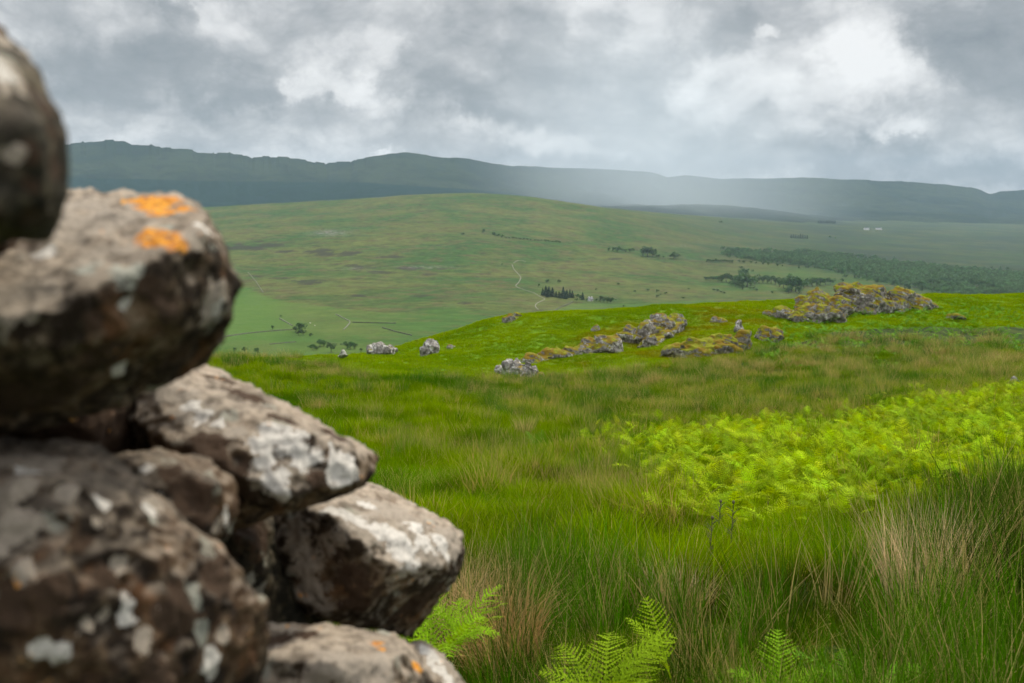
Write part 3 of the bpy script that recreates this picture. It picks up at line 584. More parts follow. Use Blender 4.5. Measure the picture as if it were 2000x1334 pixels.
def variant(coll, name, dat, mat):
    me = mesh(name, dat[0], dat[1], mat); setattr_(me, 'dry', dat[2]); setattr_(me, 'shade', dat[3])
    o = bpy.data.objects.new(name, me); coll.objects.link(o)
def collect(name, items, mat):
    c = bpy.data.collections.new(name)
    for i, it in enumerate(items): variant(c, '%s_%02d' % (name, i), it, mat)
    return c
def scatter(name, pts, rot, scl, idx, tint, coll, label=None, cat=None, kind='stuff', parent=None):
    me = bpy.data.meshes.new(name); pts = np.asarray(pts, np.float32); me.vertices.add(len(pts)); me.vertices.foreach_set('co', pts.ravel())
    setattr_(me, 'rot', rot); setattr_(me, 'scl', scl); setattr_(me, 'tint', np.concatenate([np.clip(tint, 0, 1), np.ones((len(pts), 1))], 1))
    a = me.attributes.new('idx', 'INT', 'POINT'); a.data.foreach_set('value', np.asarray(idx, np.int32))
    o = obj(name, me, parent); t = bpy.data.node_groups.new(name, 'GeometryNodeTree')
    t.interface.new_socket('Geometry', in_out='INPUT', socket_type='NodeSocketGeometry'); t.interface.new_socket('Geometry', in_out='OUTPUT', socket_type='NodeSocketGeometry')
    N = t.nodes; L = t.links; gi = N.new('NodeGroupInput'); go = N.new('NodeGroupOutput'); ip = N.new('GeometryNodeInstanceOnPoints'); ci = N.new('GeometryNodeCollectionInfo')
    ci.inputs['Collection'].default_value = coll; ci.inputs['Separate Children'].default_value = True; ci.inputs['Reset Children'].default_value = True
    def na(nm, ty): n = N.new('GeometryNodeInputNamedAttribute'); n.data_type = ty; n.inputs['Name'].default_value = nm; return n.outputs[0]
    er = N.new('FunctionNodeEulerToRotation'); L.new(na('rot', 'FLOAT_VECTOR'), er.inputs[0])
    L.new(gi.outputs[0], ip.inputs['Points']); L.new(ci.outputs[0], ip.inputs['Instance']); ip.inputs['Pick Instance'].default_value = True
    L.new(na('idx', 'INT'), ip.inputs['Instance Index']); L.new(er.outputs[0], ip.inputs['Rotation']); L.new(na('scl', 'FLOAT_VECTOR'), ip.inputs['Scale'])
    L.new(ip.outputs[0], go.inputs[0]); md = o.modifiers.new('scatter', 'NODES'); md.node_group = t
    return tag(o, label, cat, None, kind)
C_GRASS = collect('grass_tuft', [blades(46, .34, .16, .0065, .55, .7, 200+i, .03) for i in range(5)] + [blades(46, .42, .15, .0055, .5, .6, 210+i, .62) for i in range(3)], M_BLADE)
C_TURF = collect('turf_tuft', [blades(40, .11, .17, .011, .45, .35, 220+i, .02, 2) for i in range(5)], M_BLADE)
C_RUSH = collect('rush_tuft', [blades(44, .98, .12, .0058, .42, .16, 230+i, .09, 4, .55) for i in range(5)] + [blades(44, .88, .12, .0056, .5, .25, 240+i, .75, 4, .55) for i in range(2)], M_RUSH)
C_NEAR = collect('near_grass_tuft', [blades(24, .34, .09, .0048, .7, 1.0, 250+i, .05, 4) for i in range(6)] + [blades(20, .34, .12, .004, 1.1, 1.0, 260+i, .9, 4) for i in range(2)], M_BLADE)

def frond_data(L=.6, np_=15, w=.34, seed=0, arch=.9, lod=0):
    """one fern frond arching from the origin along +Y; pinnae with small toothed leaflets"""
    rg = random.Random(seed); V = []; F = []; sh = []
    def at(t):
        a = R(72) - arch*t*1.5; n = 10; y = z = 0; al = R(72)
        for k in range(n):
            al = R(72) - arch*1.5*t*(k+.5)/n*1.0; y += math.cos(al)*L*t/n; z += math.sin(al)*L*t/n
        return Vector((0, y, z)), a
    def quad(a, b, c, d, s):
        i = len(V); V.extend([a, b, c, d]); F.append((i, i+1, i+2, i+3)); sh.extend([s]*4)
    N = 12
    for k in range(N):
        p, _ = at(k/N); q, _ = at((k+1)/N); ww = .004*(1 - .7*k/N); quad(p + Vector((-ww, 0, 0)), p + Vector((ww, 0, 0)), q + Vector((ww*.8, 0, 0)), q + Vector((-ww*.8, 0, 0)), .35)
    for i in range(np_):
        t = .22 + .78*(i + .3)/np_; p, ang = at(t); pl = w*L/.6*(math.sin(math.pi*min(1, (1.04 - t)*.92 + .08))**.8)*(.95 if t < .4 else 1)*.75
        pl *= (1 - t)**.55 + .12
        fw = Vector((0, math.cos(ang), math.sin(ang))); up = Vector((0, -math.sin(ang), math.cos(ang)))
        sp_ = .78*L/np_
        for sd in (-1, 1):
            ax = (Vector((sd, 0, 0)) + fw*rg.uniform(.38, .62) + up*rg.uniform(-.15, .28)).normalized(); s = rg.random(); pk = pl*rg.uniform(.82, 1.08); cr = rg.uniform(-.05, .35)
            m = 5 if lod else max(4, int(13*pl/(w*.75) + 2))
            for j in range(m):
                u = (j + rg.uniform(.1, .3))/m; c = p + ax*pk*u + up*(-cr*pk*u*u) + fw*(.18*pk*u*u); le = sp_*(.30 if not lod else .42)*(1 - u**1.6)*rg.uniform(.75, 1.2) + .0015; wd = pk/m*.52
                for s2 in (-1, 1):
                    d = (fw*s2 + ax*.75 + up*rg.uniform(-.25, .25)).normalized(); ss = s*.5 + rg.random()*.5
                    quad(c - ax*wd, c + ax*wd, c + d*le*1.15 + ax*wd*.5, c + d*le*.9 - ax*wd*.35, ss)
    return np.array([tuple(v) for v in V]), np.array(F), np.zeros(len(V)), np.array(sh)
C_FERN = collect('bracken_frond', [frond_data(.60, 11, .30, i, .55 + .16*(i % 4), 1) for i in range(9)], M_FERN)

def cand(n, d0, d1, u=.66, power=1.):
    """random ground points, evenly spread over the fan of ground between two distances"""
    y = np.sqrt(RNG.uniform(d0*d0, d1*d1, n)); x = RNG.uniform(-u, u, n)*y + RNG.normal(0, .3, n); z = near_z(x, y)
    return x, y, z
def dome(n): return RNG.uniform(0, 2*np.pi, n)
BRK = [(1160, 878), (1230, 868), (1330, 862), (1450, 852), (1560, 838), (1680, 818), (1800, 796), (1900, 782), (2000, 770), (2300, 740), (2300, 960), (2000, 955), (1850, 985), (1700, 1010), (1560, 1035), (1420, 1065), (1330, 1040), (1300, 1000), (1340, 968), (1290, 940), (1235, 915), (1260, 895)]
def tint(n, base, var=.25, hue=.06):
    b = np.array(base)[None]*(1 + RNG.uniform(-var, var, (n, 1))); return b*(1 + RNG.uniform(-hue, hue, (n, 3)))
def veg():
    # rough grass of the bowl, patchy: lush green, dark rush beds, straw
    x, y, z = cand(90000, 7.5, 47); px, py = proj(np.stack([x, y, z], -1)); br = inpoly(px, py, BRK); w = fbm2(x, y, .5, 3, 21)
    turf = inpoly(px + 40*w, py + 12*w, TURF) & (y > 20); n1 = fbm2(x, y, .22, 4, 41); n2 = fbm2(x, y, .8, 3, 42)
    keep = ~turf & (~br | (RNG.random(len(x)) < .45)) & (RNG.random(len(x)) < np.clip(10/y + .42, 0, 1))
    x, y, z, px, py, n1, n2 = [a[keep] for a in (x, y, z, px, py, n1, n2)]; n = len(x)
    strawp = np.clip(-.08 + .9*n2 + .5*(px > 1000)*np.exp(-((py-775)/45)**2) + .45*np.exp(-((px-1030)/170)**2 - ((py-950)/60)**2) + .3*np.exp(-((px-1350)/250)**2-((py-830)/25)**2), 0, .85)
    dry = RNG.random(n) < strawp*.45
    idx = np.where(dry, 5 + RNG.integers(0, 3, n), RNG.integers(0, 5, n))
    t = tint(n, (.118, .200, .006), .35); dk = np.clip(n1*3.4 + .25, 0, 1)[:, None]; t = t*(1-dk) + dk*tint(n, (.034, .110, .006)); ol = np.clip(strawp*.8, 0, .7)[:, None]; t = t*(1-ol) + ol*tint(n, (.165, .24, .035))
    s = RNG.uniform(.55, 1.15, n)*(1 + .9*np.clip(fbm2(x, y, 1.6, 2, 44), -.5, .8)); s *= np.clip(1 - .25*(y > 38), .6, 1)
    scatter('grass', np.stack([x, y, z], -1), np.stack([RNG.normal(0, .12, n), RNG.normal(.06, .12, n), dome(n)], -1), np.stack([s*1.15, s*1.15, s], -1), idx, t, C_GRASS, 'rough green and straw-coloured grass filling the hollow', 'grass')
    # short turf of the knoll
    x, y, z = cand(210000, 30, 74, .62); px, py = proj(np.stack([x, y, z], -1)); w = fbm2(x, y, .5, 3, 21)
    keep = inpoly(px + 40*w, py + 12*w, TURF); x, y, z, px, py = [a[keep] for a in (x, y, z, px, py)]; n = len(x)
    n1 = fbm2(x, y, .35, 4, 51); och = inpoly(px, py, OCH)*np.clip(.1 + 1.6*fbm2(x, y, .6, 3, 52), 0, .8)
    t = tint(n, (.165, .262, .006), .2, .04); d = np.clip(.3 + n1*3, 0, 1)[:, None]*.6; t = t*(1-d) + d*tint(n, (.085, .185, .006), .2, .04); o_ = (och*.8)[:, None]; t = t*(1-o_) + o_*tint(n, (.19, .15, .02))
    s = RNG.uniform(.5, 1.1, n)
    scatter('short_turf', np.stack([x, y, z], -1), np.stack([RNG.normal(0, .15, n), RNG.normal(0, .15, n), dome(n)], -1), np.stack([s*1.4, s*1.4, s*1.1], -1), RNG.integers(0, 5, n), t, C_TURF, 'short bright yellow-green turf covering the knoll', 'grass')
    # rush clumps scattered in the bowl: each clump a handful of tufts
    x, y, z = cand(2600, 11, 52, .62); px, py = proj(np.stack([x, y, z], -1)); w = fbm2(x, y, .3, 3, 61)
    a = np.exp(-((py-765)/38)**2)*(px > 950)*.8 + np.exp(-((py-715)/22)**2)*(px > 1450)*.8 + .34 + (w > .1)*.3
    keep = (RNG.random(len(x)) < a*.62) & ~inpoly(px, py, BRK) & ~(inpoly(px, py, TURF)); x, y, px, py = [q[keep] for q in (x, y, px, py)]; m = len(x)
    K = 8; sp = np.repeat(RNG.uniform(.16, .42, m), K); x = np.repeat(x, K) + RNG.normal(0, 1, m*K)*sp; y = np.repeat(y, K) + RNG.normal(0, 1, m*K)*sp; z = near_z(x, y); n = len(x)
    typ = RNG.random(m) + .22*(py < 745) - .12*(px < 950); base = np.where((typ < .45)[:, None], np.array([[.035, .12, .014]]), np.where((typ < .75)[:, None], np.array([[.075, .165, .015]]), np.array([[.17, .21, .045]])))
    dr = np.repeat(np.where(typ < .45, .06, np.where(typ < .75, .35, .7)), K); s = RNG.uniform(.45, .8, n)*np.repeat(RNG.uniform(.75, 1.15, m), K)
    idx = np.where(RNG.random(n) < dr, 5 + RNG.integers(0, 2, n), RNG.integers(0, 5, n)); wd = np.clip(y/22, 1, 2)
    scatter('rush_clumps', np.stack([x, y, z], -1), np.stack([RNG.normal(0, .12, n), RNG.normal(.04, .12, n), dome(n)], -1), np.stack([s*wd, s*wd, s], -1), idx, np.repeat(base, K, 0)*RNG.uniform(.7, 1.3, (n, 1)), C_RUSH, 'scattered rush clumps with dry tips across the rough grass', 'rushes')
    # foreground rushes
    x, y, z = cand(3600, 3.0, 10.5, .75); px, py = proj(np.stack([x, y, z], -1)); c = 1000 + FPX*x/y
    far = np.interp(c, [700, 900, 1100, 1250, 1330, 1420, 1520, 1700, 1850, 2000, 2300], [7.2, 7.4, 7.4, 7.6, 6.8, 5.6, 6.3, 7.6, 8.6, 9.4, 10])
    n1 = fbm2(x, y, 1.3, 3, 71); keep = (y < far + .5*n1) & (RNG.random(len(x)) < np.clip(.55 + n1*3, .06, 1)) & (c > 480)
    x, y, z, c, n1 = [q[keep] for q in (x, y, z, c, n1)]; n = len(x)
    dryp = .09 + .55*np.exp(-((c-1800)/80)**2 - ((y-6.3)/1.2)**2) + .55*np.exp(-((c-930)/70)**2 - ((y-6.2)/1.0)**2) + .3*np.exp(-((c-1330)/130)**2 - ((y-6.3)/.6)**2)
    idx = np.where(RNG.random(n) < dryp, 5 + RNG.integers(0, 2, n), RNG.integers(0, 5, n)); s = RNG.uniform(.6, 1.1, n)*np.interp(c, [900, 1300, 1450, 2000], [.88, .85, .85, 1.1])*np.clip(.55 + .45*(y-3)/2, .5, 1)
    scatter('rushes', np.stack([x, y, z], -1), np.stack([RNG.normal(0, .12, n), RNG.normal(.03, .13, n), dome(n)], -1), np.stack([s*1.1, s*1.1, s], -1), idx, tint(n, (.036, .112, .006), .5)*(np.clip(.85 + 2.6*fbm2(x, y, .8, 2, 72), .35, 1.6)*np.interp(c, [900, 1500, 1900], [.95, 1., .72]))[:, None], C_RUSH, 'tall dark green rushes filling the foreground', 'rushes')
    # finer grass between and behind the rushes
    x, y, z = cand(26000, 2.6, 14, .75); px, py = proj(np.stack([x, y, z], -1)); keep = (1000 + FPX*x/y > 300) & ~(inpoly(px, py, BRK) & (RNG.random(len(x)) < .8)); x, y, z = x[keep], y[keep], z[keep]; n = len(x); n1 = fbm2(x, y, .7, 3, 81)
    s = RNG.uniform(.6, 1.15, n)*np.where(y < 7.5, .8, 1.); idx = np.where(RNG.random(n) < np.clip(.16 + .5*n1, 0, .5), 6 + RNG.integers(0, 2, n), RNG.integers(0, 6, n))
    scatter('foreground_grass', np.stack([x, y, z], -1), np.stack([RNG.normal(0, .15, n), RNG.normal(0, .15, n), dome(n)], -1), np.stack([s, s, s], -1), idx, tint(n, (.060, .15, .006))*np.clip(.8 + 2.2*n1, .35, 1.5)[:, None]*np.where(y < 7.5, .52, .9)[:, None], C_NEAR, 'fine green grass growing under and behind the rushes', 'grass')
    # bracken bed
    x, y, z = cand(90000, 8, 36, .62); px, py = proj(np.stack([x, y, z], -1)); w = fbm2(x, y, .8, 3, 91); ok = inpoly(px + 60*w + RNG.normal(0, 26, len(x)), py + 18*w + RNG.normal(0, 10, len(x)), BRK) & (w > -.30 - .3*(px > 1500)) & (RNG.random(len(x)) < .8)
    x, y, z, w = x[ok], y[ok], z[ok], w[ok]; n = len(x); s = RNG.uniform(.32, .78, n)*(1 + .4*w)
    t = tint(n, (.26, .37, .004), .45, .12); k = (np.clip(-w*2, 0, 1)*.6)[:, None]; t = t*(1-k) + k*tint(n, (.13, .25, .012))
    scatter('bracken', np.stack([x, y, z + .16*RNG.random(n) + .22*fbm2(x, y, 1.7, 2, 92)], -1), np.stack([RNG.normal(-.05, .38, n), RNG.normal(0, .35, n), dome(n)], -1), np.stack([s, s, s*.8], -1), RNG.integers(0, 9, n), t, C_FERN, 'bright yellow-green bracken bed on the right', 'bracken')
    # sparser young bracken below the outcrop
    x, y, z = cand(16000, 40, 66, .62); px, py = proj(np.stack([x, y, z], -1)); w = fbm2(x, y, .5, 3, 95)
    ok = inpoly(px, py, [(1470, 700), (1500, 660), (1480, 640), (1560, 632), (1650, 625), (1660, 600), (1830, 600), (2100, 600), (2100, 720), (1600, 730)]) & (w > -.15); x, y, z = x[ok], y[ok], z[ok]; n = len(x); s = RNG.uniform(.45, .95, n)
    scatter('young_bracken', np.stack([x, y, z], -1), np.stack([RNG.normal(-.2, .2, n), RNG.normal(0, .2, n), dome(n)], -1), np.stack([s, s, s], -1), RNG.integers(0, 9, n), tint(n, (.10, .23, .016), .35), C_FERN, 'sparse mid-green bracken below the largest outcrop', 'bracken')
veg()

# single ferns and tussocks in the foreground
def fern_at(px, py, D, n, L, label, col=(.20, .31, .008), seed=0, spread=1., facing=None, bases=None):
    rg = random.Random(seed); p = P(px, py, D); p.z = float(near_z(np.array([p.x]), np.array([p.y]))[0]) if py is None else p.z
    root = empty('fern', p); tag(root, label, 'fern', 'ferns among the foreground rushes')
    for k in range(n):
        a = (facing if facing is not None else 0) + (2*math.pi*k/n + rg.uniform(-.3, .3))*spread
        dat = frond_data(L*rg.uniform(.7, 1.12), 15, .30, seed*10+k, rg.uniform(.35, 1.1)); V = dat[0]
        Mx = np.array(Matrix.Rotation(a, 3, 'Z') @ Matrix.Rotation(rg.uniform(-.25, .25), 3, 'Y')); V = V @ Mx.T
        me = mesh('frond', V, dat[1], M_OWN); v = np.array(col)[None]*(.6 + .8*dat[3][:, None])*rg.uniform(.85, 1.15); setattr_(me, 'col', np.concatenate([v, np.ones((len(v), 1))], 1))
        obj('frond', me, root)
    return root
fern_at(1185, 1395, 3.9, 11, .41, 'big bright yellow-green fern at the bottom edge, left of centre in the rushes', seed=1)
fern_at(1310, 1325, 4.4, 3, .36, 'single upright light fern just right of the big bright fern', seed=2, spread=.5)
fern_at(1520, 1390, 4.1, 5, .42, 'low arching green fern at the bottom edge, middle of the rushes', (.16, .30, .010), seed=3)
fern_at(1670, 1385, 4.3, 5, .40, 'darker green fern at the bottom edge right of the arching one', (.11, .25, .012), seed=4)
fern_at(1815, 1290, 4.9, 4, .38, 'small fern with curled tips in the right rushes below the straw tussock', (.17, .30, .012), seed=5)
fern_at(855, 1300, 3.6, 8, .36, 'dense bright fern clump tucked against the right end of the wall', (.19, .34, .008), seed=6)
fern_at(900, 1260, 4.2, 8, .34, 'dense bright fern just behind the clump at the wall end', (.19, .34, .008), seed=7)
fern_at(1050, 890, 18.5, 7, .5, 'low fern growing behind the small reddish stone', (.10, .24, .015), seed=8)

def tussock(px, py, D, n, h, rad, lean, label, greens, dryc, frac, seed, width=.004, az=None, name='rush_tussock', droop=.3):
    p = P(px, py, D); dat = blades(n, h, rad, width, lean, droop, seed, frac, 5, .5); me = mesh('tuft', dat[0], dat[1], M_OWN)
    d = dat[2][:, None]; v = (np.array(greens)[None]*(1-d) + d*np.array(dryc)[None])*(.55 + .9*dat[3][:, None]); setattr_(me, 'col', np.concatenate([v, np.ones((len(v), 1))], 1))
    o = obj(name, me); o.location = p
    if az is not None: o.rotation_euler = az
    return tag(o, label, 'tussock')
tussock(1800, 1195, 6.6, 330, .95, .24, .42, 'pale pinkish straw tussock standing among the right-hand rushes', (.08, .12, .03), (.56, .43, .25), .85, 301, .0065, (.1, -.1, 0))
tussock(985, 1290, 5.3, 480, .66, .22, .9, 'russet brown drooping tussock right of the wall end', (.07, .10, .02), (.34, .23, .09), .85, 302, .005, (0, -.25, 0), droop=.9)
tussock(905, 1210, 5.8, 260, .55, .16, 1.1, 'thin arching straw tussock close to the pale jutting stone', (.09, .13, .03), (.46, .33, .17), .85, 303, .004, (0, -.3, 0), droop=1.0)
tussock(1335, 1180, 6.9, 160, .4, .28, 1.2, 'flattened straw patch in the dip of the rushes', (.07, .12, .03), (.44, .34, .19), .85, 304, .005, (0, .3, 0), droop=.9)
tussock(1025, 850, 22, 240, .62, .2, .55, 'single pale straw tussock in the middle of the rough grass', (.12, .17, .03), (.42, .36, .13), .7, 305, .009)
tussock(850, 985, 13, 200, .5, .2, .6, 'yellowish grass tussock just above the pale jutting stone', (.12, .18, .03), (.42, .38, .14), .6, 306, .006)
# thistles
M_STALK, _g, _b = new_mat('dead_stalk'); _g.put(_b.inputs['Base Color'], _g.mix(_g.noise(geo_pos(_g), 60.), (.07, .08, .035), (.17, .15, .08))); _b.inputs['Roughness'].default_value = .9; _b.inputs['Specular IOR Level'].default_value = 0.
def thistle(px, py, D, H, label, seed):
    rg = random.Random(seed); root = empty('thistle', P(px, py, D)); tag(root, label, 'thistle', 'thistle stalks behind the rushes'); V = []; F = []
    def tube(a, b, r0, r1, n=6):
        ax = (b-a).normalized(); s = ax.orthogonal().normalized(); t = ax.cross(s); i = len(V)
        for k in range(n):
            c = 2*math.pi*k/n; V.append(a + (s*math.cos(c) + t*math.sin(c))*r0)
        for k in range(n):
            c = 2*math.pi*k/n; V.append(b + (s*math.cos(c) + t*math.sin(c))*r1)
        for k in range(n): F.append((i+k, i+(k+1) % n, i+n+(k+1) % n, i+n+k))
    tube(Vector((0, 0, -.1)), Vector((.02, 0, H)), .005, .003)
    for k in range(16):
        z = H*(.25 + .7*k/16); a = rg.uniform(0, 6.28); p = Vector((.02*z/H, 0, z)); q = p + Vector((math.cos(a)*.06, math.sin(a)*.06, .05)); tube(p, q, .005, .001, 4)
    obj('stem', mesh('stem', V, F, M_STALK), root)
    V2 = []; F2 = []; tip = Vector((.02, 0, H)); 
    for i in range(7):
        th = math.pi*i/6
        for k in range(10): V2.append(tip + Vector((math.cos(k*.628)*math.sin(th)*.014, math.sin(k*.628)*math.sin(th)*.014, .016 - math.cos(th)*.018)))
    for i in range(6):
        for k in range(10): F2.append((i*10+k, i*10+(k+1) % 10, (i+1)*10+(k+1) % 10, (i+1)*10+k))
    obj('flower_head', mesh('flower_head', V2, F2, M_STALK), root)
thistle(1425, 1090, 8.6, .50, 'tallest grey thistle stalk rising from the dip between rushes and bracken', 1)
thistle(1384, 1110, 8.0, .42, 'thin thistle with a round head just left of the tallest stalk', 2)
thistle(1402, 1040, 9.5, .30, 'short grey thistle stalk among the bracken behind the tallest one', 4)
thistle(1548, 866, 21, .45, 'dark dead stalk at the upper edge of the bracken bed', 3)

# ------------------------------------------------------------------ valley: trees, cottage, track, walls
def crown_mesh(name, kind, seed, mat):
    rg = np.random.default_rng(seed); V = []; F = []; sh = []
    def leaf(c, s, v):
        a = rg.normal(size=3); a /= np.linalg.norm(a); b = np.cross(a, rg.normal(size=3)); b /= np.linalg.norm(b); i = len(V)
        V.extend([c - a*s, c + b*s*.7, c + a*s, c - b*s*.7]); F.append((i, i+1, i+2, i+3)); sh.extend([v]*4)
    if kind == 'con':
        for k in range(900):
            t = rg.random()**1.3; z = .10 + .9*t; tier = .82 + .18*math.sin(t*34); r = .24*(1-t)**.8*tier*math.sqrt(rg.uniform(.2, 1)); a = rg.uniform(0, 6.283)
            leaf(np.array([r*math.cos(a), r*math.sin(a), z - r*.25]), .030, rg.random())
    else:
        cl = [(rg.normal(0, .17, 3)*np.array([1, 1, .75]) + np.array([0, 0, .6]), rg.uniform(.10, .21), rg.random()) for _ in range(13)]
        for c, r, v in cl:
            for k in range(75):
                d = rg.normal(size=3); d /= np.linalg.norm(d); q = c + d*r*rg.uniform(.6, 1.05)
                if q[2] > .12: leaf(q, .035, np.clip(v*.7 + rg.random()*.4, 0, 1))
    me = mesh(name, np.array(V), np.array(F), mat); setattr_(me, 'shade', np.array(sh)); return me
def trunk_mesh(kind):
    V = []; F = []
    def tube(a, b, r0, r1, n=6):
        a = Vector(a); b = Vector(b); ax = (b-a).normalized(); s = ax.orthogonal().normalized(); t = ax.cross(s); i = len(V)
        for q, r in ((a, r0), (b, r1)):
            for k in range(n): c = 2*math.pi*k/n; V.append(q + (s*math.cos(c) + t*math.sin(c))*r)
        for k in range(n): F.append((i+k, i+(k+1) % n, i+n+(k+1) % n, i+n+k))
    if kind == 'con': tube((0, 0, -.05), (0, 0, .9), .022, .004)
    else:
        tube((0, 0, -.05), (.01, 0, .35), .032, .022)
        for a in range(5): tube((.01, 0, .3 + .02*a), (.18*math.cos(a*1.3), .18*math.sin(a*1.3), .6 + .04*a), .014, .005)
    return mesh('trunk', V, F, M_BARK)
CR = {'con': [crown_mesh('crown', 'con', 400+i, M_CON) for i in range(3)], 'broad': [crown_mesh('crown', 'b', 410+i, M_BROAD) for i in range(4)], 'pale': [crown_mesh('crown', 'b', 420+i, M_PALE) for i in range(2)]}
TRK = {'con': trunk_mesh('con'), 'broad': trunk_mesh('b')}; TRK['pale'] = TRK['broad']
NAMES = {'con': ('conifer_tree', 'tree'), 'broad': ('broadleaf_tree', 'tree'), 'pale': ('broadleaf_tree', 'tree'), 'bush': ('hawthorn_bush', 'bush')}
def tree(px, py, h, kind, label, group, wide=1.):
    b = hit(px, py)
    if b is None: return
    k = 'broad' if kind == 'bush' else kind; H = h/FPX*b.y*1.06; nm, cat = NAMES[kind]
    root = empty(nm, b - Vector((0, 0, .02*H)), random.uniform(0, 6.28)); tag(root, label, cat, group); w = H*wide*(1.15 if kind == 'con' else 1.)
    if k == 'con': w *= .9
    root.scale = (w, w, H)
    obj('crown', random.choice(CR[k]), root); obj('trunk', TRK[k], root)
def trees(L, kind, label, group, wide=1.):
    for px, py, h in L: tree(px, py, h, kind, label, group, wide*random.uniform(.9, 1.15))
trees([(1060, 577, 14), (1066, 578, 19), (1072, 579, 19), (1079, 580, 18), (1086, 581, 12), (1092, 582, 13), (1100, 582, 21), (1107, 582, 16), (1113, 582, 16), (1118, 582, 14), (1069, 581, 14), (1096, 583, 12), (1104, 584, 14)], 'con', 'dark conifer in the compact wood between the track bend and the white cottage', 'conifers of the cottage wood', 1.4)
trees([(1127, 583, 10), (1133, 585, 9), (1146, 588, 6)], 'broad', 'small leafy tree close left of the white cottage', 'trees close left of the cottage', 1.2)
trees([(1138, 586, 15)], 'con', 'pointed conifer alone close to the left of the white cottage', None, 1.3)
trees([(1126, 589, 8)], 'pale', 'pale round tree on the field side of the cottage wood', None, 1.4)
trees([(1173, 590, 13), (1180, 591, 10), (1187, 592, 14), (1193, 592, 12), (1165, 589, 7)], 'broad', 'leafy tree in the clump on the right side of the white cottage', 'trees right of the cottage', 1.2)
trees([(1069, 553, 8)], 'broad', 'round dark tree alone above the cottage wood', None, 1.3); trees([(1092, 553, 8)], 'pale', 'pale tree alone above the cottage wood', None, 1.4)
trees([(1052, 560, 6)], 'bush', 'small bush by the track just above the cottage wood', None, 1.2)
trees([(1207, 557, 5), (1240, 571, 5), (1218, 600, 5), (1164, 567, 4)], 'bush', 'isolated dark bush in the open moor right of the cottage', 'bushes right of the cottage', 1.3)
trees([(1265, 569, 6), (1283, 571, 6), (1283, 581, 6), (1300, 575, 5), (1290, 577, 4), (1334, 584, 5), (1345, 566, 4)], 'bush', 'isolated bush on the moor between the cottage and the long wood', 'bushes on the moor', 1.6)
trees([(586, 650, 21)], 'broad', 'tallest tree at the corner of the left field wall', None, 1.3)
trees([(577, 648, 12), (592, 655, 13), (583, 655, 10)], 'broad', 'smaller tree crowding the tallest tree at the left field wall', 'trees at the field wall corner', 1.3)
trees([(606, 658, 8)], 'bush', 'grey bush alone just right of the field corner trees', None, 1.2)
trees([(532, 644, 9)], 'broad', 'tiny tree standing on the left field wall', None, 1.); trees([(548, 620, 5)], 'bush', 'tiny bush in the field above the wall', None, 1.2)
trees([(625, 676, 15), (632, 677, 14), (611, 684, 13), (618, 684, 9)], 'broad', 'leafy tree in the group just above the left skyline grass', 'trees above the left skyline', 1.35)
trees([(647, 688, 21)], 'broad', 'tall rounded tree right end of the group above the left skyline', None, 1.0)
trees([(678, 681, 15), (685, 682, 16), (692, 682, 13), (705, 686, 7)], 'broad', 'tree in the small group right behind the white-topped boulder', 'trees behind the white-topped boulder', 1.2)
trees([(458, 688, 10), (478, 689, 13), (503, 692, 14)], 'broad', 'small separate tree in the lowest field close to the stone wall', 'three small trees in the lowest field', .9)
trees([(1189, 491, 8), (1198, 491, 9), (1207, 493, 13), (1215, 492, 8), (1230, 493, 9), (1237, 491, 7), (1222, 493, 7)], 'broad', 'tree of the ragged row left of the big rounded tree group', 'ragged row of hillside trees', 1.2)
trees([(1256, 500, 18), (1265, 502, 23), (1275, 501, 18)], 'broad', 'big rounded tree of the group in the middle of the hillside', 'rounded hillside trees', 1.25)
trees([(1285, 504, 8), (1295, 505, 6), (1309, 505, 9), (1316, 506, 15), (1324, 505, 9)], 'broad', 'tree of the small group right of the big rounded trees', 'trees right of the rounded ones', 1.3)
trees([(x, 512 + (x-1382)*.04, random.uniform(6, 9)) for x in range(1382, 1436, 6)], 'broad', 'small dark tree in the short straight hedgerow above the long wood', 'short hedgerow above the wood', 1.5)
trees([(1444, 513, 6), (1452, 514, 6), (1466, 515, 6), (1476, 516, 5), (1490, 517, 6), (1500, 518, 6), (1518, 520, 7)], 'bush', 'bush scattered right of the short straight hedgerow', 'bushes right of the hedgerow', 1.4)
LW = [(1378, 548, 9), (1386, 549, 10), (1394, 549, 11), (1402, 550, 12), (1410, 551, 14), (1418, 551, 19), (1426, 552, 17), (1434, 554, 16), (1443, 557, 25), (1451, 560, 26), (1459, 561, 30), (1466, 558, 18), (1474, 556, 17), (1482, 554, 17), (1490, 553, 16), (1498, 553, 17), (1506, 554, 17), (1514, 556, 18), (1522, 560, 18), (1530, 564, 20), (1538, 567, 27), (1546, 570, 35), (1554, 570, 33), (1562, 566, 24), (1570, 562, 19), (1578, 560, 18), (1586, 559, 18), (1594, 559, 18), (1602, 558, 17), (1612, 557, 15), (1622, 556, 15), (1436, 560, 14), (1450, 566, 12), (1560, 574, 16), (1445, 562, 14), (1427, 558, 9), (1540, 573, 16), (1456, 540, 18), (1448, 538, 14)]
for a_, b_, lb in ((0, 1431, 'leafy tree in the low left end of the long wood'), (1431, 1470, 'tall tree in the domed left part of the long wood'), (1470, 1526, 'tree in the level middle stretch of the long wood'), (1526, 1566, 'big dark tree in the highest part of the long wood, left of the largest outcrop'), (1566, 1700, 'tree of the long wood half hidden behind the top of the largest outcrop')):
    trees([t_ for t_ in LW if a_ <= t_[0] < b_], 'broad', lb, 'trees of the long wood', 1.25)
trees([(1646, 551, 8)], 'broad', 'single round tree at the right end of the long wood', None, 1.4)
trees([(1447, 526, 7)], 'broad', 'single small tree above the long wood', None, 1.4)
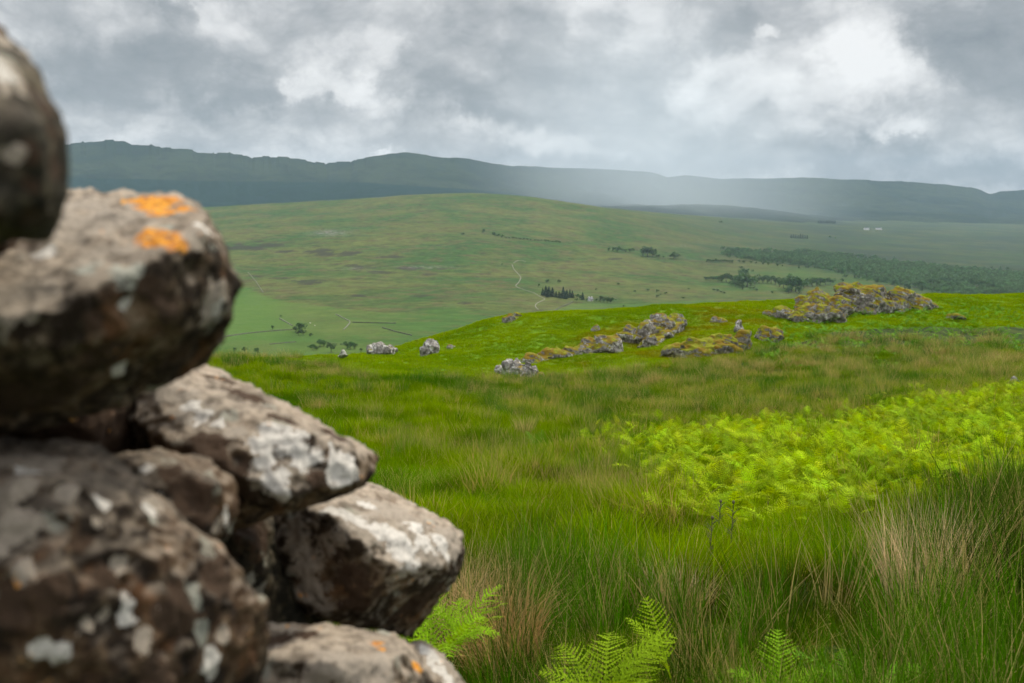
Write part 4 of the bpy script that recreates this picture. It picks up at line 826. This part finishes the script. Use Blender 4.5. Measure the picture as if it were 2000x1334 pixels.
trees([(1470, 567, 9), (1478, 569, 7)], 'pale', 'paler bush in front of the long wood', 'paler bushes in front of the wood', 1.6)
trees([(1394, 568, 5), (1402, 570, 6), (1408, 572, 5), (1414, 574, 5), (1508, 573, 5)], 'bush', 'low bush in the field below the long wood', 'bushes below the long wood', 1.5)
trees([(944, 456, 9)], 'broad', 'lone tree left of the long hillside hedge', None, 1.1); trees([(904, 459, 5)], 'bush', 'lone bush farthest left on the upper hillside', None, 1.8)
trees([(966, 463, 10), (973, 464, 8), (980, 465, 7)], 'broad', 'larger tree at the left end of the hillside hedge', 'left end of the hillside hedge', 1.2)
trees([(988 + 7*k, 466 + k*.6, random.uniform(4, 6)) for k in range(16)], 'bush', 'low bush in the hedge running across the upper hillside', 'hillside hedge', 1.6)
trees([(1545 + 4.5*k, 465 + k*.2, random.uniform(7, 10)) for k in range(8)], 'con', 'slim conifer in the distant short row out in the hazy plain', 'distant conifer row', 1.2)
trees([(1622, 466, 6), (1631, 467, 4)], 'broad', 'small hazy tree right of the distant conifer row', 'hazy trees right of the conifer row', 1.3)
trees([(1408, 436, 5)], 'broad', 'lone hazy tree far out on the plain under the rain', None, 1.7)
trees([(980, 518, 4)], 'bush', 'tiny bush left of the top of the track', None, 1.5)
trees([(1598 + 3*k, 436 + .05*k, 6) for k in range(12)], 'con', 'tree of the small dark block plantation on the hazy plain', 'block plantation on the plain', 1.5)
def wood():
    C = bpy.data.collections.new('wood_tree')
    M_WD = leafy('wood_leaves', tree_col((.070, .135, .05)), .3)
    for i, me in enumerate([crown_mesh('crown', 'b', 430, M_WD), crown_mesh('crown', 'b', 431, M_WD), crown_mesh('crown', 'b', 432, M_WD), crown_mesh('crown', 'con', 433, M_WD)]): C.objects.link(bpy.data.objects.new('wood_tree_%d' % i, me))
    n = 60000; y = RNG.uniform(1000, 3000, n); x = RNG.uniform(.15, .75, n)*y; z = valley_z(x, y); px, py = proj(np.stack([x, y, z], -1))
    w = fbm2(x, y, 1/160., 3, 7)
    k = inpoly(px + 50*w + RNG.normal(0, 14, n), py + 12*w + RNG.normal(0, 2.2, n), WOOD) & (RNG.random(n) < np.clip(.62 + 1.6*w, .08, 1)); x, y, z = x[k], y[k], z[k]; n = len(x)
    x = x[:16000]; y = y[:16000]; z = z[:16000]; n = len(x); h = RNG.uniform(5, 13, n)
    scatter('woodland', np.stack([x, y, z], -1), np.stack([0*x, 0*x, dome(n)], -1), np.stack([h*1.1, h*1.1, h], -1), RNG.integers(0, 4, n), tint(n, (.03, .06, .02)), C, 'large dark wood spreading across the valley floor at right', 'woodland')
wood()
def ribbon(name, pix, w, h, mat, bvh=None, wig=0.):
    pts = []
    for (x0, y0), (x1, y1) in zip(pix[:-1], pix[1:]):
        n = max(2, int(math.hypot(x1-x0, (y1-y0)*3)/3))
        pts += [(x0 + (x1-x0)*i/n, y0 + (y1-y0)*i/n) for i in range(n)]
    pts.append(pix[-1]); W3 = [hit(*p) for p in pts]; W3 = [p for p in W3 if p is not None]; V = []; F = []
    W3 = [sum((W3[min(len(W3)-1, max(0, i+k))] for k in (-2, -1, 0, 1, 2)), Vector())/5 for i in range(len(W3))]
    for i, p in enumerate(W3):
        d = (W3[min(i+1, len(W3)-1)] - W3[max(i-1, 0)]); d.z = 0; d.normalize(); s = Vector((-d.y, d.x, 0))*w/2*random.uniform(1-wig, 1+wig); hh = h*random.uniform(1-wig, 1+wig)
        for q, top in ((p + s, 0), (p + s*.8, 1), (p - s*.8, 1), (p - s, 0)):
            z = drop(q.x, q.y); z = p.z if z is None else z
            V.append(Vector((q.x, q.y, (z + hh) if top else z - .6)))
    for i in range(len(W3)-1):
        for k in range(3): a = i*4 + k; F.append((a, a+1, a+5, a+4))
    F.append((0, 1, 2, 3)); e = (len(W3)-1)*4; F.append((e, e+3, e+2, e+1))
    return obj(name, mesh(name, V, F, mat, False))
M_TRACK, _g, _b = new_mat('gravel_track'); _g.put(_b.inputs['Base Color'], _g.mix(_g.noise(geo_pos(_g), .3), (.12, .115, .085), (.19, .18, .14))); _b.inputs['Roughness'].default_value = 1
M_DRY, _g, _b = new_mat('field_wall_stone'); _g.put(_b.inputs['Base Color'], _g.mix(_g.noise(geo_pos(_g), .5, 5, .7), (.08, .09, .05), (.20, .20, .15))); _b.inputs['Roughness'].default_value = 1
M_HEDGE, _g, _b = new_mat('dark_wall_stone'); _g.put(_b.inputs['Base Color'], _g.mix(_g.noise(geo_pos(_g), .5, 5, .7), (.045, .055, .03), (.10, .10, .07))); _b.inputs['Roughness'].default_value = 1
tag(ribbon('track', [(1000, 516), (1003, 525), (1012, 535), (1018, 542), (1013, 552), (1006, 558), (1012, 562), (1030, 568), (1045, 573), (1056, 580), (1066, 584), (1057, 588), (1047, 593), (1045, 599), (1052, 605)], 1.3, .2, M_TRACK), kind='structure')
tag(ribbon('track', [(1002, 514), (1012, 508), (1020, 509), (1028, 512)], 1.6, .3, M_TRACK), kind='structure')
for pix, mt, hh, lb in [([(412, 662), (440, 658), (480, 652), (520, 648), (556, 645), (574, 645)], M_DRY, .9, 'pale field wall leading left from the tallest tree in the lower left field'),
                        ([(545, 622), (560, 630), (572, 637)], M_DRY, .8, 'short pale field wall running up from the field corner trees'),
                        ([(484, 532), (500, 550), (515, 573)], M_DRY, .8, 'thin field wall slanting down the left hillside near the boulder edge'),
                        ([(655, 614), (668, 620), (685, 629), (678, 638), (670, 645)], M_DRY, .8, 'pale angled field wall making a hook in the middle of the left field'),
                        ([(686, 630), (720, 631), (775, 632)], M_HEDGE, .8, 'dark straight field wall running right from the hooked one'),
                        ([(745, 640), (780, 650), (806, 656)], M_HEDGE, .8, 'dark field wall slanting to the left skyline of the knoll'),
                        ([(1120, 589), (1110, 595), (1095, 600), (1080, 609)], M_HEDGE, .9, 'dark field wall running down from the cottage wood'),
                        ([(525, 673), (545, 671), (580, 668)], M_DRY, .6, 'faint lowest field wall above the three small trees')]:
    tag(ribbon('field_wall', pix, .8, hh, mt, wig=.2), lb, 'wall')
def plain(name, col, rough_=.8):
    m, g, b = new_mat(name); g.put(b.inputs['Base Color'], g.mix(g.noise(geo_pos(g), 1.5, 4), tuple(c*.85 for c in col), col)); b.inputs['Roughness'].default_value = rough_; return m
M_WHITE, M_SLATE, M_GLASS, M_DOOR = plain('whitewash', (.78, .77, .73)), plain('slate', (.16, .16, .18)), plain('dark_glass', (.03, .035, .04), .2), plain('door_paint', (.10, .05, .03))
def box(name, a, b, mat, parent):
    x0, y0, z0 = a; x1, y1, z1 = b; V = [(x, y, z) for x in (x0, x1) for y in (y0, y1) for z in (z0, z1)]
    return obj(name, mesh(name, V, [(0, 1, 3, 2), (4, 6, 7, 5), (0, 4, 5, 1), (2, 3, 7, 6), (0, 2, 6, 4), (1, 5, 7, 3)], mat, False), parent)
def house(name, px, py, L, Wd, H, rz, label, cat='house', sc=1):
    b = hit(px, py); r = empty(name, b, rz); tag(r, label, cat)
    l, w = L/2, Wd/2; V = [(-l, -w, -1), (l, -w, -1), (l, w, -1), (-l, w, -1), (-l, -w, H), (l, -w, H), (l, w, H), (-l, w, H), (-l, 0, H+w*.8), (l, 0, H+w*.8)]
    obj('wall', mesh('wall', V, [(0, 1, 5, 4), (2, 3, 7, 6), (1, 2, 6, 9, 5), (3, 0, 4, 8, 7)], M_WHITE, False), r)
    e = .35; k = w*.8/w; z0 = H - e*k + .08; zt = H + w*.8 + .1
    V = [(-l-e, -w-e, z0), (l+e, -w-e, z0), (l+e, 0, zt), (-l-e, 0, zt), (l+e, w+e, z0), (-l-e, w+e, z0)]; V += [(x, y, z+.18) for x, y, z in V]
    rf = obj('roof', mesh('roof', V, [(0, 1, 2, 3), (3, 2, 4, 5), (6, 9, 8, 7), (9, 11, 10, 8), (0, 6, 7, 1), (5, 4, 10, 11), (1, 7, 8, 2), (2, 8, 10, 4), (0, 3, 9, 6), (3, 5, 11, 9)], M_SLATE, False), r)
    for s in (-1, 1): box('chimney', (s*(l-.8)-.4, -.4, zt-.5), (s*(l-.8)+.4, .4, zt+.9), M_WHITE, rf)
    for wx in (-.6, .6):
        for wz in (1., 3.2) if H > 4 else (1.,): box('window', (wx*l-.5, -w-.06, wz), (wx*l+.5, -w+.05, wz+1.1), M_GLASS, r)
    box('door', (-.5, -w-.06, 0), (.5, -w+.05, 2), M_DOOR, r)
house('cottage', 1153, 588, 5.6, 4.6, 3.0, .5, 'small white cottage with a grey roof beside the conifer wood in the valley', 'cottage')
house('farmhouse', 1692, 449, 22, 9, 5, .1, 'hazy long white farm building, left one of the far plain pair', 'farmhouse')
house('farmhouse', 1716, 449, 26, 9, 5, .0, 'hazy long white farm building, right one of the far plain pair', 'farmhouse')
# sheep
M_WOOL, M_FACE = plain('wool', (.72, .69, .60)), plain('dark_face', (.06, .05, .05))
def sheep(px, py, rz, label):
    b = hit(px, py); r = empty('sheep', b, rz); tag(r, label, 'sheep', 'sheep grazing in the valley field')
    me = bpy.data.meshes.new('body'); import bmesh
    bm = bmesh.new(); 
    def ell(c, s, sub=2): bmesh.ops.create_icosphere(bm, subdivisions=sub, radius=1, matrix=Matrix.Translation(c) @ Matrix.Diagonal((*s, 1)))
    ell((0, 0, .62), (.62, .32, .33), 3); ell((.62, 0, .62), (.22, .13, .17)); ell((.80, 0, .45), (.17, .10, .12)); ell((-.6, 0, .6), (.10, .08, .16))
    for x in (-.38, .36):
        for y in (-.15, .15): ell((x, y, .26), (.07, .07, .30))
    bm.to_mesh(me); bm.free(); me = remeshed(me, .035, 2); me.polygons.foreach_set('use_smooth', np.ones(len(me.polygons), bool)); me.materials.append(M_WOOL); obj('body', me, r)
sheep(606, 632, .3, 'upper of two white sheep above the field corner trees'); sheep(615, 637, 2., 'lower of two white sheep above the field corner trees')

# ------------------------------------------------------------------ the air
def haze():
    m = bpy.data.materials.new('haze_air'); m.use_nodes = True; g = NT(m.node_tree); g.n.clear(); o = g.new('ShaderNodeOutputMaterial'); v = g.new('ShaderNodeVolumePrincipled')
    v.inputs['Color'].default_value = (.58, .79, 1., 1); v.inputs['Density'].default_value = 3.7e-5; v.inputs['Anisotropy'].default_value = .1
    g.l.new(v.outputs[0], o.inputs['Volume'])
    x, y0, y1, z0, z1 = 11500, -80, 11200, -260, 620
    V = [(a, b, c) for a in (-x, x) for b in (y0, y1) for c in (z0, z1)]
    tag(obj('haze', mesh('haze', V, [(0, 1, 3, 2), (4, 6, 7, 5), (0, 4, 5, 1), (2, 3, 7, 6), (0, 2, 6, 4), (1, 5, 7, 3)], m, False)), kind='stuff')
haze()
def shower():
    import bmesh
    m = bpy.data.materials.new('rain_air'); m.use_nodes = True; g = NT(m.node_tree); g.n.clear(); o = g.new('ShaderNodeOutputMaterial'); v = g.new('ShaderNodeVolumePrincipled')
    v.inputs['Color'].default_value = (.84, .92, 1., 1); tc = g.new('ShaderNodeTexCoord').outputs['Object']
    fall = g.m('SUBTRACT', 1., g.vm('LENGTH', tc), clamp=True); g.put(v.inputs['Density'], g.m('MULTIPLY', g.m('POWER', fall, 1.4), 7.5e-4)); g.l.new(v.outputs[0], o.inputs['Volume'])
    m.cycles.volume_sampling = 'DISTANCE'; S.cycles.volume_step_rate = 6; S.cycles.volume_max_steps = 64
    bm = bmesh.new(); c = P(1290, 372, 5900); bmesh.ops.create_icosphere(bm, subdivisions=5, radius=1, matrix=Matrix.Identity(4))
    me = bpy.data.meshes.new('rain_shower'); bm.to_mesh(me); bm.free(); me.materials.append(m); o_ = tag(obj('rain_shower', me), kind='stuff'); o_.location = c; o_.rotation_euler = (0, R(-35), 0); o_.scale = (1150, 1400, 1500)
shower()
